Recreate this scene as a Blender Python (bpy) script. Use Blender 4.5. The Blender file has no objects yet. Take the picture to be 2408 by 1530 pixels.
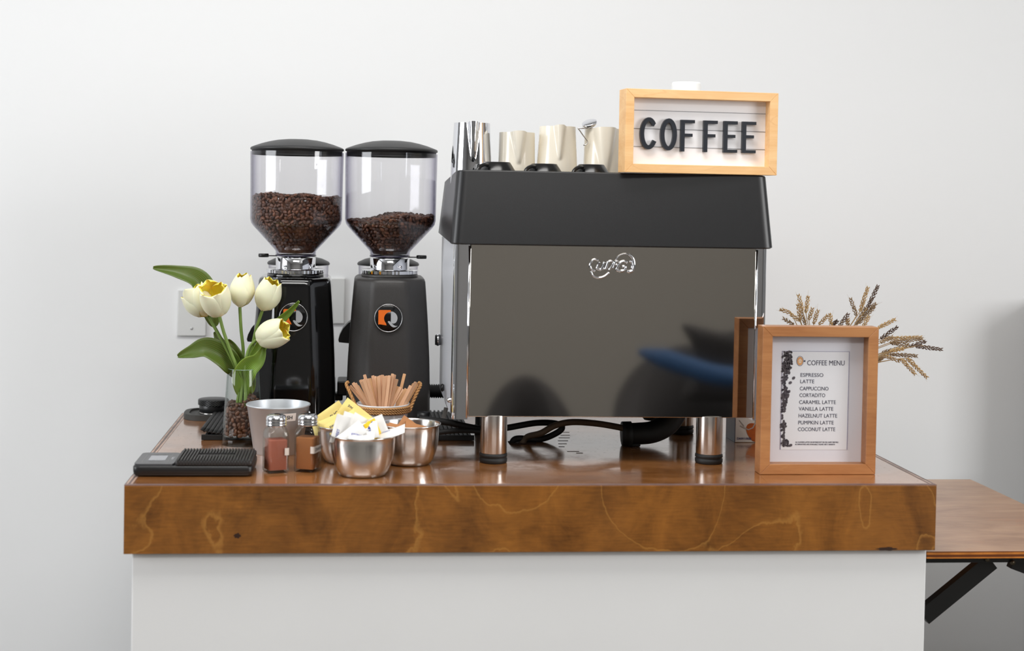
import bpy, bmesh, math, random
from math import sin, cos, pi, radians, sqrt, exp
from mathutils import Vector, Matrix

random.seed(7)
scene = bpy.context.scene
COL = scene.collection
ZC = 0.95                      # height of the counter top above the floor; local z = 0 is the counter top

# ------------------------------------------------------------------ camera
F_PX, SX, SY = 3344.0, -55.96, -215.36
YAW, PIT, ROL = .09122, .02618, .018
CAM = Vector((.37614, -2.36, .48286))
fw = Vector((sin(YAW)*cos(PIT), cos(YAW)*cos(PIT), -sin(PIT)))
r0 = Vector((cos(YAW), -sin(YAW), 0)); u0 = r0.cross(fw)
rt = cos(ROL)*r0 + sin(ROL)*u0; up = -sin(ROL)*r0 + cos(ROL)*u0
cd = bpy.data.cameras.new('camera'); cam = bpy.data.objects.new('camera', cd); COL.objects.link(cam)
m = Matrix((rt, up, -fw)).transposed().to_4x4(); m.translation = CAM + Vector((0, 0, ZC)); cam.matrix_world = m
cd.lens = 50; cd.sensor_width = 36; cd.sensor_fit = 'HORIZONTAL'
cd.shift_x = -SX/2408; cd.shift_y = SY/2408
cd.clip_start = .05; cd.clip_end = 60
cd.dof.use_dof = True; cd.dof.focus_distance = 2.76; cd.dof.aperture_fstop = 3.0
scene.camera = cam

# ------------------------------------------------------------------ look and world
vs = scene.view_settings
vs.view_transform = 'Standard'; vs.look = 'None'; vs.exposure = 0.11; vs.gamma = 1.0
try: vs.use_curve_mapping = False
except Exception: pass
scene.cycles.use_denoising = True
scene.cycles.max_bounces = 12; scene.cycles.transparent_max_bounces = 24
scene.cycles.sample_clamp_indirect = 8
scene.cycles.caustics_reflective = False; scene.cycles.caustics_refractive = False
world = bpy.data.worlds.new('daylight'); scene.world = world; world.use_nodes = True
world.node_tree.nodes['Background'].inputs[0].default_value = (.75, .85, 1, 1)
world.node_tree.nodes['Background'].inputs[1].default_value = 1.0

ROOM = dict(x0=-3.0, x1=4.4, y0=-5.6, y1=1.0, z0=-.95, z1=2.05)

def area(name, loc, target, sx, sy, power, col=(1, 1, 1), spread=180):
    ld = bpy.data.lights.new(name, 'AREA'); ld.shape = 'RECTANGLE'; ld.size = sx; ld.size_y = sy
    ld.energy = power; ld.color = col; ld.spread = radians(spread)
    o = bpy.data.objects.new(name, ld); COL.objects.link(o)
    o.location = Vector(loc) + Vector((0, 0, ZC))
    o.rotation_euler = (Vector(target) - Vector(loc)).to_track_quat('-Z', 'Y').to_euler()
    return o
# daylight entering through the two tall side windows, and the ceiling panel lamps
area('daylight_left_window', (ROOM['x0']+.06, -1.0, 1.05), (ROOM['x0']+1, -1.0, 1.05), 2.0, 1.5, 60, (.97, .985, 1))
area('daylight_right_window', (ROOM['x1']-.06, -2.3, 1.1), (ROOM['x1']-1, -2.3, 1.1), 2.1, 1.5, 98, (1, .99, .97))
area('ceiling_lamp_light', (.35, -.6, 2.0), (.35, -.6, 0), 1.6, .7, 31, (1, .985, .96))
area('rear_lamp_light', (.6, -3.3, 2.0), (.6, -3.3, 0), 2.4, .7, 48, (1, .985, .96))

# ------------------------------------------------------------------ pixel measurements to points
def ray(x, y): return fw + rt*((x-1204-SX)/F_PX) - up*((y-765-SY)/F_PX)
def G(x, y, z=0): d = ray(x, y); return CAM + d*((z-CAM.z)/d.z)
def Y(x, y, yy): d = ray(x, y); return CAM + d*((yy+2.36)/d.y)

# ------------------------------------------------------------------ object helpers
def link(o, parent=None):
    COL.objects.link(o)
    if parent is not None: o.parent = parent
    else: o.location.z += ZC
    return o
def tag(o, label=None, cat=None, group=None, kind=None):
    if label: o['label'] = label
    if cat: o['category'] = cat
    if group: o['group'] = group
    if kind: o['kind'] = kind
    return o
def thing(name, label, cat, loc=(0, 0, 0), rz=0, group=None):
    o = bpy.data.objects.new(name, None); o.empty_display_size = .02
    o.location = loc; o.rotation_euler = (0, 0, rz)
    link(o); return tag(o, label, cat, group)
def obj(name, mesh, mat, parent=None, loc=(0, 0, 0), rot=(0, 0, 0)):
    o = bpy.data.objects.new(name, mesh)
    mats = mat if isinstance(mat, (list, tuple)) else [mat]
    if not mesh.materials:
        for k in mats: mesh.materials.append(k)
    o.location = loc; o.rotation_euler = rot
    return link(o, parent)
def copy_tree(o, parent=None):
    c = o.copy(); COL.objects.link(c)
    if parent is not None: c.parent = parent
    for ch in list(o.children): copy_tree(ch, c)
    return c

class MB:
    """collects vertices and faces of ONE part"""
    def __init__(s): s.v = []; s.f = []; s.mi = []; s.sm = []
    def add(s, V, F, mi=0, smooth=True):
        b = len(s.v); s.v += [tuple(p) for p in V]
        for f in F: s.f.append([i+b for i in f]); s.mi.append(mi); s.sm.append(smooth)
        return s
    def mesh(s, name='m'):
        me = bpy.data.meshes.new(name); me.from_pydata(s.v, [], s.f)
        me.polygons.foreach_set('material_index', s.mi); me.polygons.foreach_set('use_smooth', s.sm)
        me.update(); return me
    def grid(s, fn, nu, nv, mi=0, smooth=True, cu=False, cv=False):
        V = [fn(i/(nu if cu else nu-1), j/(nv if cv else nv-1)) for j in range(nv) for i in range(nu)]
        F = []
        for j in range(nv if cv else nv-1):
            for i in range(nu if cu else nu-1):
                a = j*nu+i; b = j*nu+(i+1) % nu; c = ((j+1) % nv)*nu+(i+1) % nu; d = ((j+1) % nv)*nu+i
                F.append((a, b, c, d))
        return s.add(V, F, mi, smooth)
    def lathe(s, prof, n=48, c=(0, 0, 0), mi=0, smooth=True, closed=False):
        V = []; F = []; m_ = len(prof)
        for r, z in prof:
            for k in range(n):
                a = 2*pi*k/n; V.append((c[0]+r*cos(a), c[1]+r*sin(a), c[2]+z))
        for j in range(m_ if closed else m_-1):
            for k in range(n):
                a = j*n+k; b = j*n+(k+1) % n; q = ((j+1) % m_)*n
                F.append((a, b, q+(k+1) % n, q+k))
        return s.add(V, F, mi, smooth)
    def box(s, a, b, bev=0, seg=2, mi=0, smooth=False, M=None):
        bm = bmesh.new(); bmesh.ops.create_cube(bm, size=1)
        for v in bm.verts: v.co = Vector([(a[i]+b[i])/2 + v.co[i]*(b[i]-a[i]) for i in range(3)])
        if bev: bmesh.ops.bevel(bm, geom=bm.edges[:], offset=bev, segments=seg, profile=.5, affect='EDGES')
        if M is not None: bm.transform(M)
        bm.verts.index_update()
        bm.normal_update()
        V = [v.co[:] for v in bm.verts]; F = [[v.index for v in f.verts] for f in bm.faces]
        ms = max(f.calc_area() for f in bm.faces)*.02 if bev else 0
        flat = [f.calc_area() > ms and len(f.verts) >= 4 and (M is not None or max(abs(c) for c in f.normal) > .9999) for f in bm.faces]; bm.free()
        s.add(V, F, mi, smooth or bool(bev))
        if bev:
            for k, fl in enumerate(flat):
                if fl: s.sm[len(s.sm)-len(flat)+k] = False
        return s
    def tube(s, pts, r, n=10, mi=0, caps=True, smooth=True, flat=1.0):
        pts = [Vector(p) for p in pts]; N = len(pts); V = []; F = []
        prev = None
        for i, p in enumerate(pts):
            t = (pts[min(i+1, N-1)] - pts[max(i-1, 0)]).normalized()
            if prev is None:
                ref = Vector((0, 0, 1)) if abs(t.z) < .9 else Vector((1, 0, 0)); a = t.cross(ref).normalized()
            else: a = (prev - t*prev.dot(t)).normalized()
            prev = a; b = t.cross(a); rr = r[i] if isinstance(r, (list, tuple)) else r
            for k in range(n):
                q = 2*pi*k/n; V.append(p + a*(rr*cos(q)) + b*(rr*flat*sin(q)))
        for i in range(N-1):
            for k in range(n): F.append((i*n+k, i*n+(k+1) % n, (i+1)*n+(k+1) % n, (i+1)*n+k))
        if caps: F.append(list(range(n))[::-1]); F.append([(N-1)*n+k for k in range(n)])
        return s.add(V, F, mi, smooth)
    def loft(s, rings, mi=0, smooth=True, cap0=True, cap1=True):
        n = len(rings[0]); V = [p for r in rings for p in r]; F = []
        for j in range(len(rings)-1):
            for k in range(n): F.append((j*n+k, j*n+(k+1) % n, (j+1)*n+(k+1) % n, (j+1)*n+k))
        if cap0: F.append(list(range(n))[::-1])
        if cap1: F.append([(len(rings)-1)*n+k for k in range(n)])
        return s.add(V, F, mi, smooth)
    def prism(s, poly, y0, y1, mi=0, smooth=False):
        """poly of (x, z) extruded along y"""
        n = len(poly); V = [(x, y0, z) for x, z in poly] + [(x, y1, z) for x, z in poly]
        F = [list(range(n)), [n+k for k in range(n)][::-1]]
        for k in range(n): F.append((k, n+k, n+(k+1) % n, (k+1) % n))
        return s.add(V, F, mi, smooth)
    def ribbon(s, pts, w, y0, y1, closed=False, mi=0):
        """flat stroke of width w along (x, z) points, thickness y0..y1"""
        N = len(pts); L = []; R = []
        for i in range(N):
            a = pts[(i-1) % N] if (closed or i) else pts[i]; b = pts[(i+1) % N] if (closed or i < N-1) else pts[i]
            dx, dz = b[0]-a[0], b[1]-a[1]; l = math.hypot(dx, dz) or 1; nx, nz = -dz/l, dx/l
            L.append((pts[i][0]+nx*w/2, pts[i][1]+nz*w/2)); R.append((pts[i][0]-nx*w/2, pts[i][1]-nz*w/2))
        V = [(x, y0, z) for x, z in L]+[(x, y0, z) for x, z in R]+[(x, y1, z) for x, z in L]+[(x, y1, z) for x, z in R]
        F = []
        for i in range(N if closed else N-1):
            j = (i+1) % N
            F += [(i, j, N+j, N+i), (2*N+i, 3*N+i, 3*N+j, 2*N+j), (i, 2*N+i, 2*N+j, j), (N+i, N+j, 3*N+j, 3*N+i)]
        if not closed: F += [(0, N, 3*N, 2*N), (N-1, 3*N-1, 4*N-1, 2*N-1)]
        return s.add(V, F, mi, False)
    def build(s, name, mat, parent=None, loc=(0, 0, 0), rot=(0, 0, 0), sharp=None, wn=False):
        me = s.mesh(name)
        bm = bmesh.new(); bm.from_mesh(me); bmesh.ops.recalc_face_normals(bm, faces=bm.faces); bm.to_mesh(me); bm.free()
        if sharp is not None: me.set_sharp_from_angle(angle=radians(sharp))
        o = obj(name, me, mat, parent, loc, rot)
        if wn: w_ = o.modifiers.new('weighted', 'WEIGHTED_NORMAL'); w_.keep_sharp = True; w_.weight = 80
        return o

def smooth_path(pts, n=8):
    P = [Vector(p) for p in pts]; out = []
    for i in range(len(P)-1):
        a = P[max(i-1, 0)]; b = P[i]; c = P[i+1]; d = P[min(i+2, len(P)-1)]
        for k in range(n):
            t = k/n
            out.append(.5*((2*b)+(c-a)*t+(2*a-5*b+4*c-d)*t*t+(3*b-a-3*c+d)*t**3))
    out.append(P[-1]); return out
def rpoly(pts, r, n=5):
    """2-D polygon with rounded corners"""
    out = []; N = len(pts)
    for i in range(N):
        p = Vector(pts[i]); a = (Vector(pts[i-1])-p); b = (Vector(pts[(i+1) % N])-p)
        rr = r[i] if isinstance(r, (list, tuple)) else r
        d = min(rr, a.length*.48, b.length*.48); a = p+a.normalized()*d; b = p+b.normalized()*d
        for k in range(n+1):
            t = k/n; out.append(tuple((1-t)**2*a+2*t*(1-t)*p+t*t*b))
    return out
def rect(x0, x1, z0, z1, r=0, n=5):
    q = [(x0, z0), (x1, z0), (x1, z1), (x0, z1)]
    return rpoly(q, r, n) if r else q
FONT = None
def text_mesh(body, size, depth=.0002, align='LEFT', xs=1.0, off=0.0):
    cu = bpy.data.curves.new('txt', 'FONT'); cu.body = body; cu.size = size; cu.extrude = depth; cu.align_x = align; cu.offset = off
    cu.resolution_u = 3
    o = bpy.data.objects.new('txt', cu); COL.objects.link(o)
    dg = bpy.context.evaluated_depsgraph_get(); me = bpy.data.meshes.new_from_object(o.evaluated_get(dg))
    COL.objects.unlink(o); bpy.data.objects.remove(o)
    me.transform(Matrix.Scale(xs, 4, (1, 0, 0)))
    me.transform(Matrix.Rotation(pi/2, 4, 'X'))      # reads in the x-z plane, facing -y
    return me
def add_text(mb, body, size, at_, depth=.0002, align='LEFT', xs=1.0, M=None, mi=0, off=0.0):
    me = text_mesh(body, size, depth, align, xs, off)
    T = Matrix.Translation(at_)
    if M is not None: T = M @ T
    mb.add([T @ v.co for v in me.vertices], [list(p.vertices) for p in me.polygons], mi, False)
    bpy.data.meshes.remove(me)

# ------------------------------------------------------------------ materials
def lin(c):
    f_ = lambda u: (u/12.92 if u <= .04045 else ((u+.055)/1.055)**2.4)
    return tuple(f_(v/255) for v in c)+(1,)
MATS = {}
def nt_tangent(nt):
    t = nt.nodes.new('ShaderNodeTangent'); t.direction_type = 'RADIAL'; t.axis = 'Z'; return t
def mat(name, col, rough=.5, metal=0, bump=0, bscale=200, coat=0, spec=None, sss=0, var=0, vscale=6, emit=0, trans=0, aniso=0, sheen=0, broughv=0):
    if name in MATS: return MATS[name]
    k = bpy.data.materials.new(name); k.use_nodes = True; nt = k.node_tree; b = nt.nodes['Principled BSDF']
    c = lin(col); b.inputs['Base Color'].default_value = c; b.inputs['Roughness'].default_value = rough; b.inputs['Metallic'].default_value = metal
    if coat: b.inputs['Coat Weight'].default_value = coat; b.inputs['Coat Roughness'].default_value = .08
    if spec is not None: b.inputs['Specular IOR Level'].default_value = spec
    if sss: b.inputs['Subsurface Weight'].default_value = sss; b.inputs['Subsurface Scale'].default_value = .01
    if emit: b.inputs['Emission Color'].default_value = c; b.inputs['Emission Strength'].default_value = emit
    if aniso:
        b.inputs['Anisotropic'].default_value = aniso; b.inputs['Anisotropic Rotation'].default_value = .25; tg_ = nt_tangent(nt)
        nt.links.new(tg_.outputs[0], b.inputs['Tangent'])
    if sheen: b.inputs['Sheen Weight'].default_value = sheen
    tc = nt.nodes.new('ShaderNodeTexCoord')
    if bump:
        n = nt.nodes.new('ShaderNodeTexNoise'); n.inputs['Scale'].default_value = bscale; n.inputs['Detail'].default_value = 4
        nt.links.new(tc.outputs['Object'], n.inputs['Vector'])
        bp = nt.nodes.new('ShaderNodeBump'); bp.inputs['Strength'].default_value = bump; bp.inputs['Distance'].default_value = .001
        nt.links.new(n.outputs['Fac'], bp.inputs['Height']); nt.links.new(bp.outputs['Normal'], b.inputs['Normal'])
    if var:
        n = nt.nodes.new('ShaderNodeTexNoise'); n.inputs['Scale'].default_value = vscale; n.inputs['Detail'].default_value = 5
        nt.links.new(tc.outputs['Object'], n.inputs['Vector'])
        mx = nt.nodes.new('ShaderNodeMixRGB'); mx.inputs[1].default_value = tuple(v*(1-var) for v in c[:3])+(1,); mx.inputs[2].default_value = tuple(min(1, v*(1+var)) for v in c[:3])+(1,)
        nt.links.new(n.outputs['Fac'], mx.inputs[0]); nt.links.new(mx.outputs[0], b.inputs['Base Color'])
    MATS[name] = k; return k

def glass(name, tint=(1, 1, 1), ior=1.45, rough=.0, edge=(.8, .8, .85)):
    """thin clear wall: transmits straight through, fresnel reflection, darker towards grazing angles"""
    k = bpy.data.materials.new(name); k.use_nodes = True; nt = k.node_tree; nt.nodes.clear()
    N = nt.nodes.new; out = N('ShaderNodeOutputMaterial'); tr = N('ShaderNodeBsdfTransparent'); gl = N('ShaderNodeBsdfGlossy')
    gl.inputs['Roughness'].default_value = rough;
    lw = N('ShaderNodeLayerWeight'); lw.inputs['Blend'].default_value = .5
    f0 = ((ior-1)/(ior+1))**2
    pw = N('ShaderNodeMath'); pw.operation = 'POWER'; pw.inputs[1].default_value = 5; nt.links.new(lw.outputs['Facing'], pw.inputs[0])
    fr = N('ShaderNodeMath'); fr.operation = 'MULTIPLY_ADD'; fr.inputs[1].default_value = .9-f0; fr.inputs[2].default_value = f0; nt.links.new(pw.outputs[0], fr.inputs[0])
    p3 = N('ShaderNodeMath'); p3.operation = 'POWER'; p3.inputs[1].default_value = 3.2; nt.links.new(lw.outputs['Facing'], p3.inputs[0])
    mc = N('ShaderNodeMixRGB'); mc.inputs[1].default_value = (*tint, 1); mc.inputs[2].default_value = (*edge, 1)
    nt.links.new(p3.outputs[0], mc.inputs[0]); nt.links.new(mc.outputs[0], tr.inputs['Color'])
    mx = N('ShaderNodeMixShader'); nt.links.new(fr.outputs[0], mx.inputs[0]); nt.links.new(tr.outputs[0], mx.inputs[1]); nt.links.new(gl.outputs[0], mx.inputs[2])
    nt.links.new(mx.outputs[0], out.inputs['Surface']); return k

def wood(name, light, dark, line, axis=(1, 1, 1), rough=.3, coat=.0, contour=5.0, scale=3.0, fine=1.0, linefac=.55, wear=0, seed=0.0):
    """stained birch veneer: soft cloudy tone, meandering light contour lines, fine fibre along x"""
    k = bpy.data.materials.new(name); k.use_nodes = True; nt = k.node_tree; b = nt.nodes['Principled BSDF']; N = nt.nodes.new; L = nt.links.new
    tc = N('ShaderNodeTexCoord'); mp = N('ShaderNodeMapping'); mp.inputs['Scale'].default_value = axis; mp.inputs['Location'].default_value = (seed, seed*.7, seed*1.3)
    L(tc.outputs['Object'], mp.inputs['Vector'])
    n1 = N('ShaderNodeTexNoise'); n1.inputs['Scale'].default_value = scale; n1.inputs['Detail'].default_value = 1.2; n1.inputs['Distortion'].default_value = .9
    L(mp.outputs[0], n1.inputs['Vector'])
    n4 = N('ShaderNodeTexNoise'); n4.inputs['Scale'].default_value = scale*16; n4.inputs['Detail'].default_value = 3; L(mp.outputs[0], n4.inputs['Vector'])
    m0 = N('ShaderNodeMath'); m0.operation = 'MULTIPLY_ADD'; m0.inputs[1].default_value = .035; L(n4.outputs['Fac'], m0.inputs[0]); L(n1.outputs['Fac'], m0.inputs[2])
    m1 = N('ShaderNodeMath'); m1.operation = 'MULTIPLY'; m1.inputs[1].default_value = contour; L(m0.outputs[0], m1.inputs[0])
    m2 = N('ShaderNodeMath'); m2.operation = 'FRACT'; L(m1.outputs[0], m2.inputs[0])
    rp = N('ShaderNodeValToRGB'); e = rp.color_ramp.elements; e[0].position = 0; e[0].color = (0, 0, 0, 1); e[1].position = 1; e[1].color = (0, 0, 0, 1)
    for p_, v in ((.474, .0), (.492, 1), (.503, .8), (.535, .08)):
        q = e.new(p_); q.color = (v, v, v, 1)
    L(m2.outputs[0], rp.inputs[0])
    n2 = N('ShaderNodeTexNoise'); n2.inputs['Scale'].default_value = scale*2.2; n2.inputs['Detail'].default_value = 7; n2.inputs['Roughness'].default_value = .62; n2.inputs['Distortion'].default_value = .6
    L(mp.outputs[0], n2.inputs['Vector'])
    mp2 = N('ShaderNodeMapping'); mp2.inputs['Scale'].default_value = (6*axis[0], 60, 90); L(tc.outputs['Object'], mp2.inputs['Vector'])
    n3 = N('ShaderNodeTexNoise'); n3.inputs['Scale'].default_value = 3*fine; n3.inputs['Detail'].default_value = 5; L(mp2.outputs[0], n3.inputs['Vector'])
    add = N('ShaderNodeMath'); add.operation = 'MULTIPLY_ADD'; add.inputs[1].default_value = .30; L(n3.outputs['Fac'], add.inputs[0]); L(n2.outputs['Fac'], add.inputs[2])
    r2 = N('ShaderNodeValToRGB'); e = r2.color_ramp.elements; e[0].position = .42; e[0].color = lin(dark); e[1].position = .9; e[1].color = lin(light)
    L(add.outputs[0], r2.inputs[0])
    mx = N('ShaderNodeMixRGB'); L(r2.outputs[0], mx.inputs[1]); mx.inputs[2].default_value = lin(line)
    mm = N('ShaderNodeMath'); mm.operation = 'MULTIPLY'; mm.inputs[1].default_value = linefac; L(rp.outputs[0], mm.inputs[0]); L(mm.outputs[0], mx.inputs[0])
    L(mx.outputs[0], b.inputs['Base Color'])
    b.inputs['Roughness'].default_value = rough
    if coat:
        b.inputs['Coat Weight'].default_value = coat; b.inputs['Coat Roughness'].default_value = .07; b.inputs['Coat IOR'].default_value = 1.75
    if wear:
        nw = N('ShaderNodeTexNoise'); nw.inputs['Scale'].default_value = 9; nw.inputs['Detail'].default_value = 9; nw.inputs['Roughness'].default_value = .75; L(tc.outputs['Object'], nw.inputs['Vector'])
        rw = N('ShaderNodeMapRange'); rw.inputs[1].default_value = .40; rw.inputs[2].default_value = .68; rw.inputs[3].default_value = .05; rw.inputs[4].default_value = wear; L(nw.outputs['Fac'], rw.inputs[0]); L(rw.outputs[0], b.inputs['Coat Roughness'])
        ns = N('ShaderNodeTexNoise'); ns.inputs['Scale'].default_value = 130; ns.inputs['Detail'].default_value = 3; L(tc.outputs['Object'], ns.inputs['Vector'])
        rs = N('ShaderNodeMapRange'); rs.inputs[1].default_value = .64; rs.inputs[2].default_value = .70; rs.inputs[3].default_value = 1; rs.inputs[4].default_value = .25; L(ns.outputs['Fac'], rs.inputs[0]); L(rs.outputs[0], b.inputs['Coat Weight'])
    bp = N('ShaderNodeBump'); bp.inputs['Strength'].default_value = .12; bp.inputs['Distance'].default_value = .0006
    L(n3.outputs['Fac'], bp.inputs['Height']); L(bp.outputs[0], b.inputs['Normal'])
    MATS[name] = k; return k

def plies(name, axis, pitch, c1, c2, rough=.35):
    """the layered edge of plywood, bands across the given axis"""
    k = bpy.data.materials.new(name); k.use_nodes = True; nt = k.node_tree; b = nt.nodes['Principled BSDF']; N = nt.nodes.new; L = nt.links.new
    tc = N('ShaderNodeTexCoord'); w = N('ShaderNodeTexWave'); w.wave_type = 'BANDS'; w.bands_direction = axis; w.inputs['Scale'].default_value = 1/pitch/3.1831*.5
    w.inputs['Distortion'].default_value = .6; w.inputs['Detail'].default_value = 2; w.inputs['Detail Scale'].default_value = .3
    L(tc.outputs['Object'], w.inputs['Vector'])
    n = N('ShaderNodeTexNoise'); n.inputs['Scale'].default_value = 25; n.inputs['Detail'].default_value = 5; L(tc.outputs['Object'], n.inputs['Vector'])
    mu = N('ShaderNodeMath'); mu.operation = 'MULTIPLY'; L(w.outputs['Fac'], mu.inputs[0]); L(n.outputs['Fac'], mu.inputs[1])
    r = N('ShaderNodeValToRGB'); e = r.color_ramp.elements; e[0].position = .12; e[0].color = lin(c1); e[1].position = .5; e[1].color = lin(c2)
    L(mu.outputs[0], r.inputs[0]); L(r.outputs[0], b.inputs['Base Color']); b.inputs['Roughness'].default_value = rough
    MATS[name] = k; return k

WALL = mat('painted_wall', (238, 239, 240), .75, bump=.10, bscale=260)
BASEW = mat('painted_counter_base', (226, 226, 226), .6, bump=.10, bscale=120, var=.035, vscale=3.5)
FASCIA = wood('stained_birch_fascia', (158, 100, 38), (84, 48, 11), (192, 138, 68), axis=(1.7, 1, 1.15), rough=.36, contour=4.4, scale=2.9, coat=.15, linefac=.38, seed=3.1)
TOPW = wood('varnished_birch_top', (182, 122, 70), (122, 74, 34), (196, 144, 92), axis=(1, 2.0, 1), rough=.17, contour=5, scale=3.2, coat=1.0, linefac=.25, wear=.30, seed=5.3)
TABLEW = wood('worn_birch_table', (190, 152, 122), (146, 108, 82), (178, 120, 80), axis=(1, 3, 1), rough=.34, contour=5, scale=2.6, coat=.2, linefac=.3, seed=9.7)
PLYX = plies('plywood_edge_x', 'X', .0036, (70, 42, 34), (182, 152, 134))
PLYZ = plies('plywood_edge_z', 'Z', .0040, (96, 46, 14), (206, 128, 52))
CHROME = mat('polished_chrome', (225, 226, 230), .04, 1)
STEEL = mat('brushed_steel', (208, 205, 202), .24, 1, aniso=.85)
PANEL = mat('mirror_steel_panel', (196, 190, 182), .045, 1)
SIDEP = mat('satin_side_panel', (222, 225, 232), .30, 0)
BLKM = mat('black_powder_coat', (24, 24, 26), .34, bump=.10, bscale=900, spec=.5)
BLKP = mat('black_plastic', (22, 22, 23), .38)
BLKG = mat('gloss_black_paint', (5, 5, 6), .07, coat=.6)
GRAPH = mat('graphite_textured_paint', (56, 54, 53), .40, bump=.35, bscale=1100)
RUBBER = mat('black_rubber', (20, 20, 20), .6)
RUBG = mat('grey_black_silicone', (58, 58, 56), .6)
LIDM = mat('charcoal_lid_plastic', (38, 38, 39), .45, bump=.1, bscale=700)
HOPG = glass('clear_hopper_plastic', (.982, .98, .986), 1.5, 0, (.30, .28, .42))
VASG = glass('clear_vase_glass', (.97, .98, .975), 1.5, 0, (.42, .52, .47))
SHKG = glass('clear_shaker_glass', (.96, .965, .955), 1.5, 0, (.50, .50, .46))
PICG = glass('picture_glass', (.985, .985, .99), 1.3, 0, (.9, .9, .9))
FRAMEW = wood('cherry_frame_wood', (192, 136, 86), (156, 100, 58), (200, 146, 96), axis=(.5, 1, 3), rough=.4, contour=3, scale=5, linefac=.2, seed=1.3)
SIGNW = wood('pine_sign_wood', (250, 208, 152), (232, 178, 116), (206, 142, 82), axis=(.5, 1, 3), rough=.5, contour=4, scale=6, linefac=.25, seed=2.3)
WHITE = mat('white_paper', (244, 244, 246), .7)
MATW = mat('white_mat_board', (236, 236, 242), .8)
INK = mat('dark_ink', (44, 42, 52), .7)
JUTE = mat('jute_rope', (190, 142, 90), .85, bump=.6, bscale=500, var=.25, vscale=90)
CERAM = mat('white_glazed_ceramic', (232, 234, 238), .18, coat=.4)
CREAM = mat('cream_enamel', (247, 239, 222), .22, coat=.35)

# ------------------------------------------------------------------ the room
R_ = ROOM
def struct(name, mb, m_, parent=None): return tag(mb.build(name, m_, parent), kind='structure' if parent is None else None)
struct('wall_back', MB().box((R_['x0']-.1, R_['y1'], R_['z0']), (R_['x1']+.1, R_['y1']+.1, R_['z1'])), WALL)
FLOORM = mat('grey_floor', (120, 116, 110), .5, var=.1)
struct('floor', MB().box((R_['x0']-.1, R_['y0']-.1, R_['z0']-.1), (R_['x1']+.1, R_['y1']+.1, R_['z0'])), FLOORM)
CEIL = mat('ceiling_paint', (205, 205, 203), .9)
struct('ceiling', MB().box((R_['x0']-.1, R_['y0']-.1, R_['z1']), (R_['x1']+.1, R_['y1']+.1, R_['z1']+.1)), CEIL)
DARKW = mat('taupe_wall', (132, 130, 127), .8)
struct('wall_front', MB().box((R_['x0']-.1, R_['y0']-.1, R_['z0']), (R_['x1']+.1, R_['y0'], R_['z1'])), DARKW)
WSIDE = mat('side_wall_paint', (150, 150, 150), .8)
def side_wall(name, x, xo, ya, yb, za, zb):
    mb = MB(); X0, X1 = min(x, xo), max(x, xo)
    mb.box((X0, R_['y0'], R_['z0']), (X1, ya, R_['z1'])); mb.box((X0, yb, R_['z0']), (X1, R_['y1'], R_['z1']))
    mb.box((X0, ya, R_['z0']), (X1, yb, za)); mb.box((X0, ya, zb), (X1, yb, R_['z1']))
    struct(name, mb, WSIDE)
WL = (-2.0, 0.0, .3, 1.8); WR = (-3.35, -1.25, .35, 1.85)
side_wall('wall_left', R_['x0'], R_['x0']-.12, *WL)
side_wall('wall_right', R_['x1'], R_['x1']+.12, *WR)
WFR = mat('dark_window_frame', (40, 40, 42), .4)
def window(name, x, W):
    ya, yb, za, zb = W; t = .04; mb = MB()
    for a, b in (((x-.02, ya, za), (x+.02, yb, za+t)), ((x-.02, ya, zb-t), (x+.02, yb, zb)), ((x-.02, ya, za+t), (x+.02, ya+t, zb-t)), ((x-.02, yb-t, za+t), (x+.02, yb, zb-t))):
        mb.box(a, b, .003)
    w = struct(name, mb, WFR)
    g = MB(); g.box((x-.003, ya+t, za+t), (x+.003, yb-t, zb-t)); g.build('window_pane', PICG, w)
window('window_1', R_['x0']-.05, WL); window('window_2', R_['x1']+.05, WR)
cl = struct('trim_1', MB().box((-.47, -.97, 2.03), (1.17, -.23, 2.05)), mat('lamp_tray', (220, 220, 220), .6))
struct('trim_2', MB().box((-.62, -3.67, 2.03), (1.82, -2.93, 2.05)), MATS['lamp_tray'])

# furniture on the far side of the room (seen mirrored in the machine's steel panel)
UPH = mat('charcoal_upholstery', (34, 33, 36), .85, bump=.3, bscale=300)
BLUE = mat('blue_blanket', (18, 60, 102), .8, bump=.3, bscale=200)
def tub_chair(x, y, w, top, label, rz):
    t = thing('tub_chair', label, 'chair', (x, y, R_['z0']), rz, None)
    H = top-R_['z0']
    def back(u, v):
        a = pi*(-.02+1.04*u); q = 2*pi*v; rad = w/2
        hh = .62+.38*sin(pi*u)**1.2
        x_ = (rad-.05+.05*cos(q))*cos(a); y_ = (rad-.05+.05*cos(q))*sin(a)
        z_ = .12+(H*hh-.12)*(.5-.5*cos(q/1.0+pi)) if False else (.12 if sin(q) < 0 else H*hh) + .02*sin(q)
        return (x_, y_, z_)
    MB().grid(back, 28, 12, cv=True).build('backrest', UPH, t)
    MB().box((-w*.4, -w*.42, .12), (w*.4, w*.35, .42), .05, 3).build('seat', UPH, t)
    for sx_ in (-1, 1):
        for sy_ in (-1, 1): MB().box((sx_*w*.32-.02, sy_*w*.3-.02, 0), (sx_*w*.32+.02, sy_*w*.3+.02, .14), .004).build('leg', BLKP, t)
    return t
def MIR(px, py, yy):
    q = Y(px, py, .373-yy); return Vector((q.x, yy, q.z))     # a point seen mirrored in the steel back panel of the machine
q = MIR(1268, 925, -2.75)
tub_chair(q.x, -3.0, .40, q.z, 'charcoal tub chair standing alone behind the camera', pi)
q = MIR(1650, 905, -2.2)
tub_chair(q.x+.22, -2.85, .82, q.z+.02, 'wide charcoal tub chair under the blue blanket behind the camera', pi)
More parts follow.
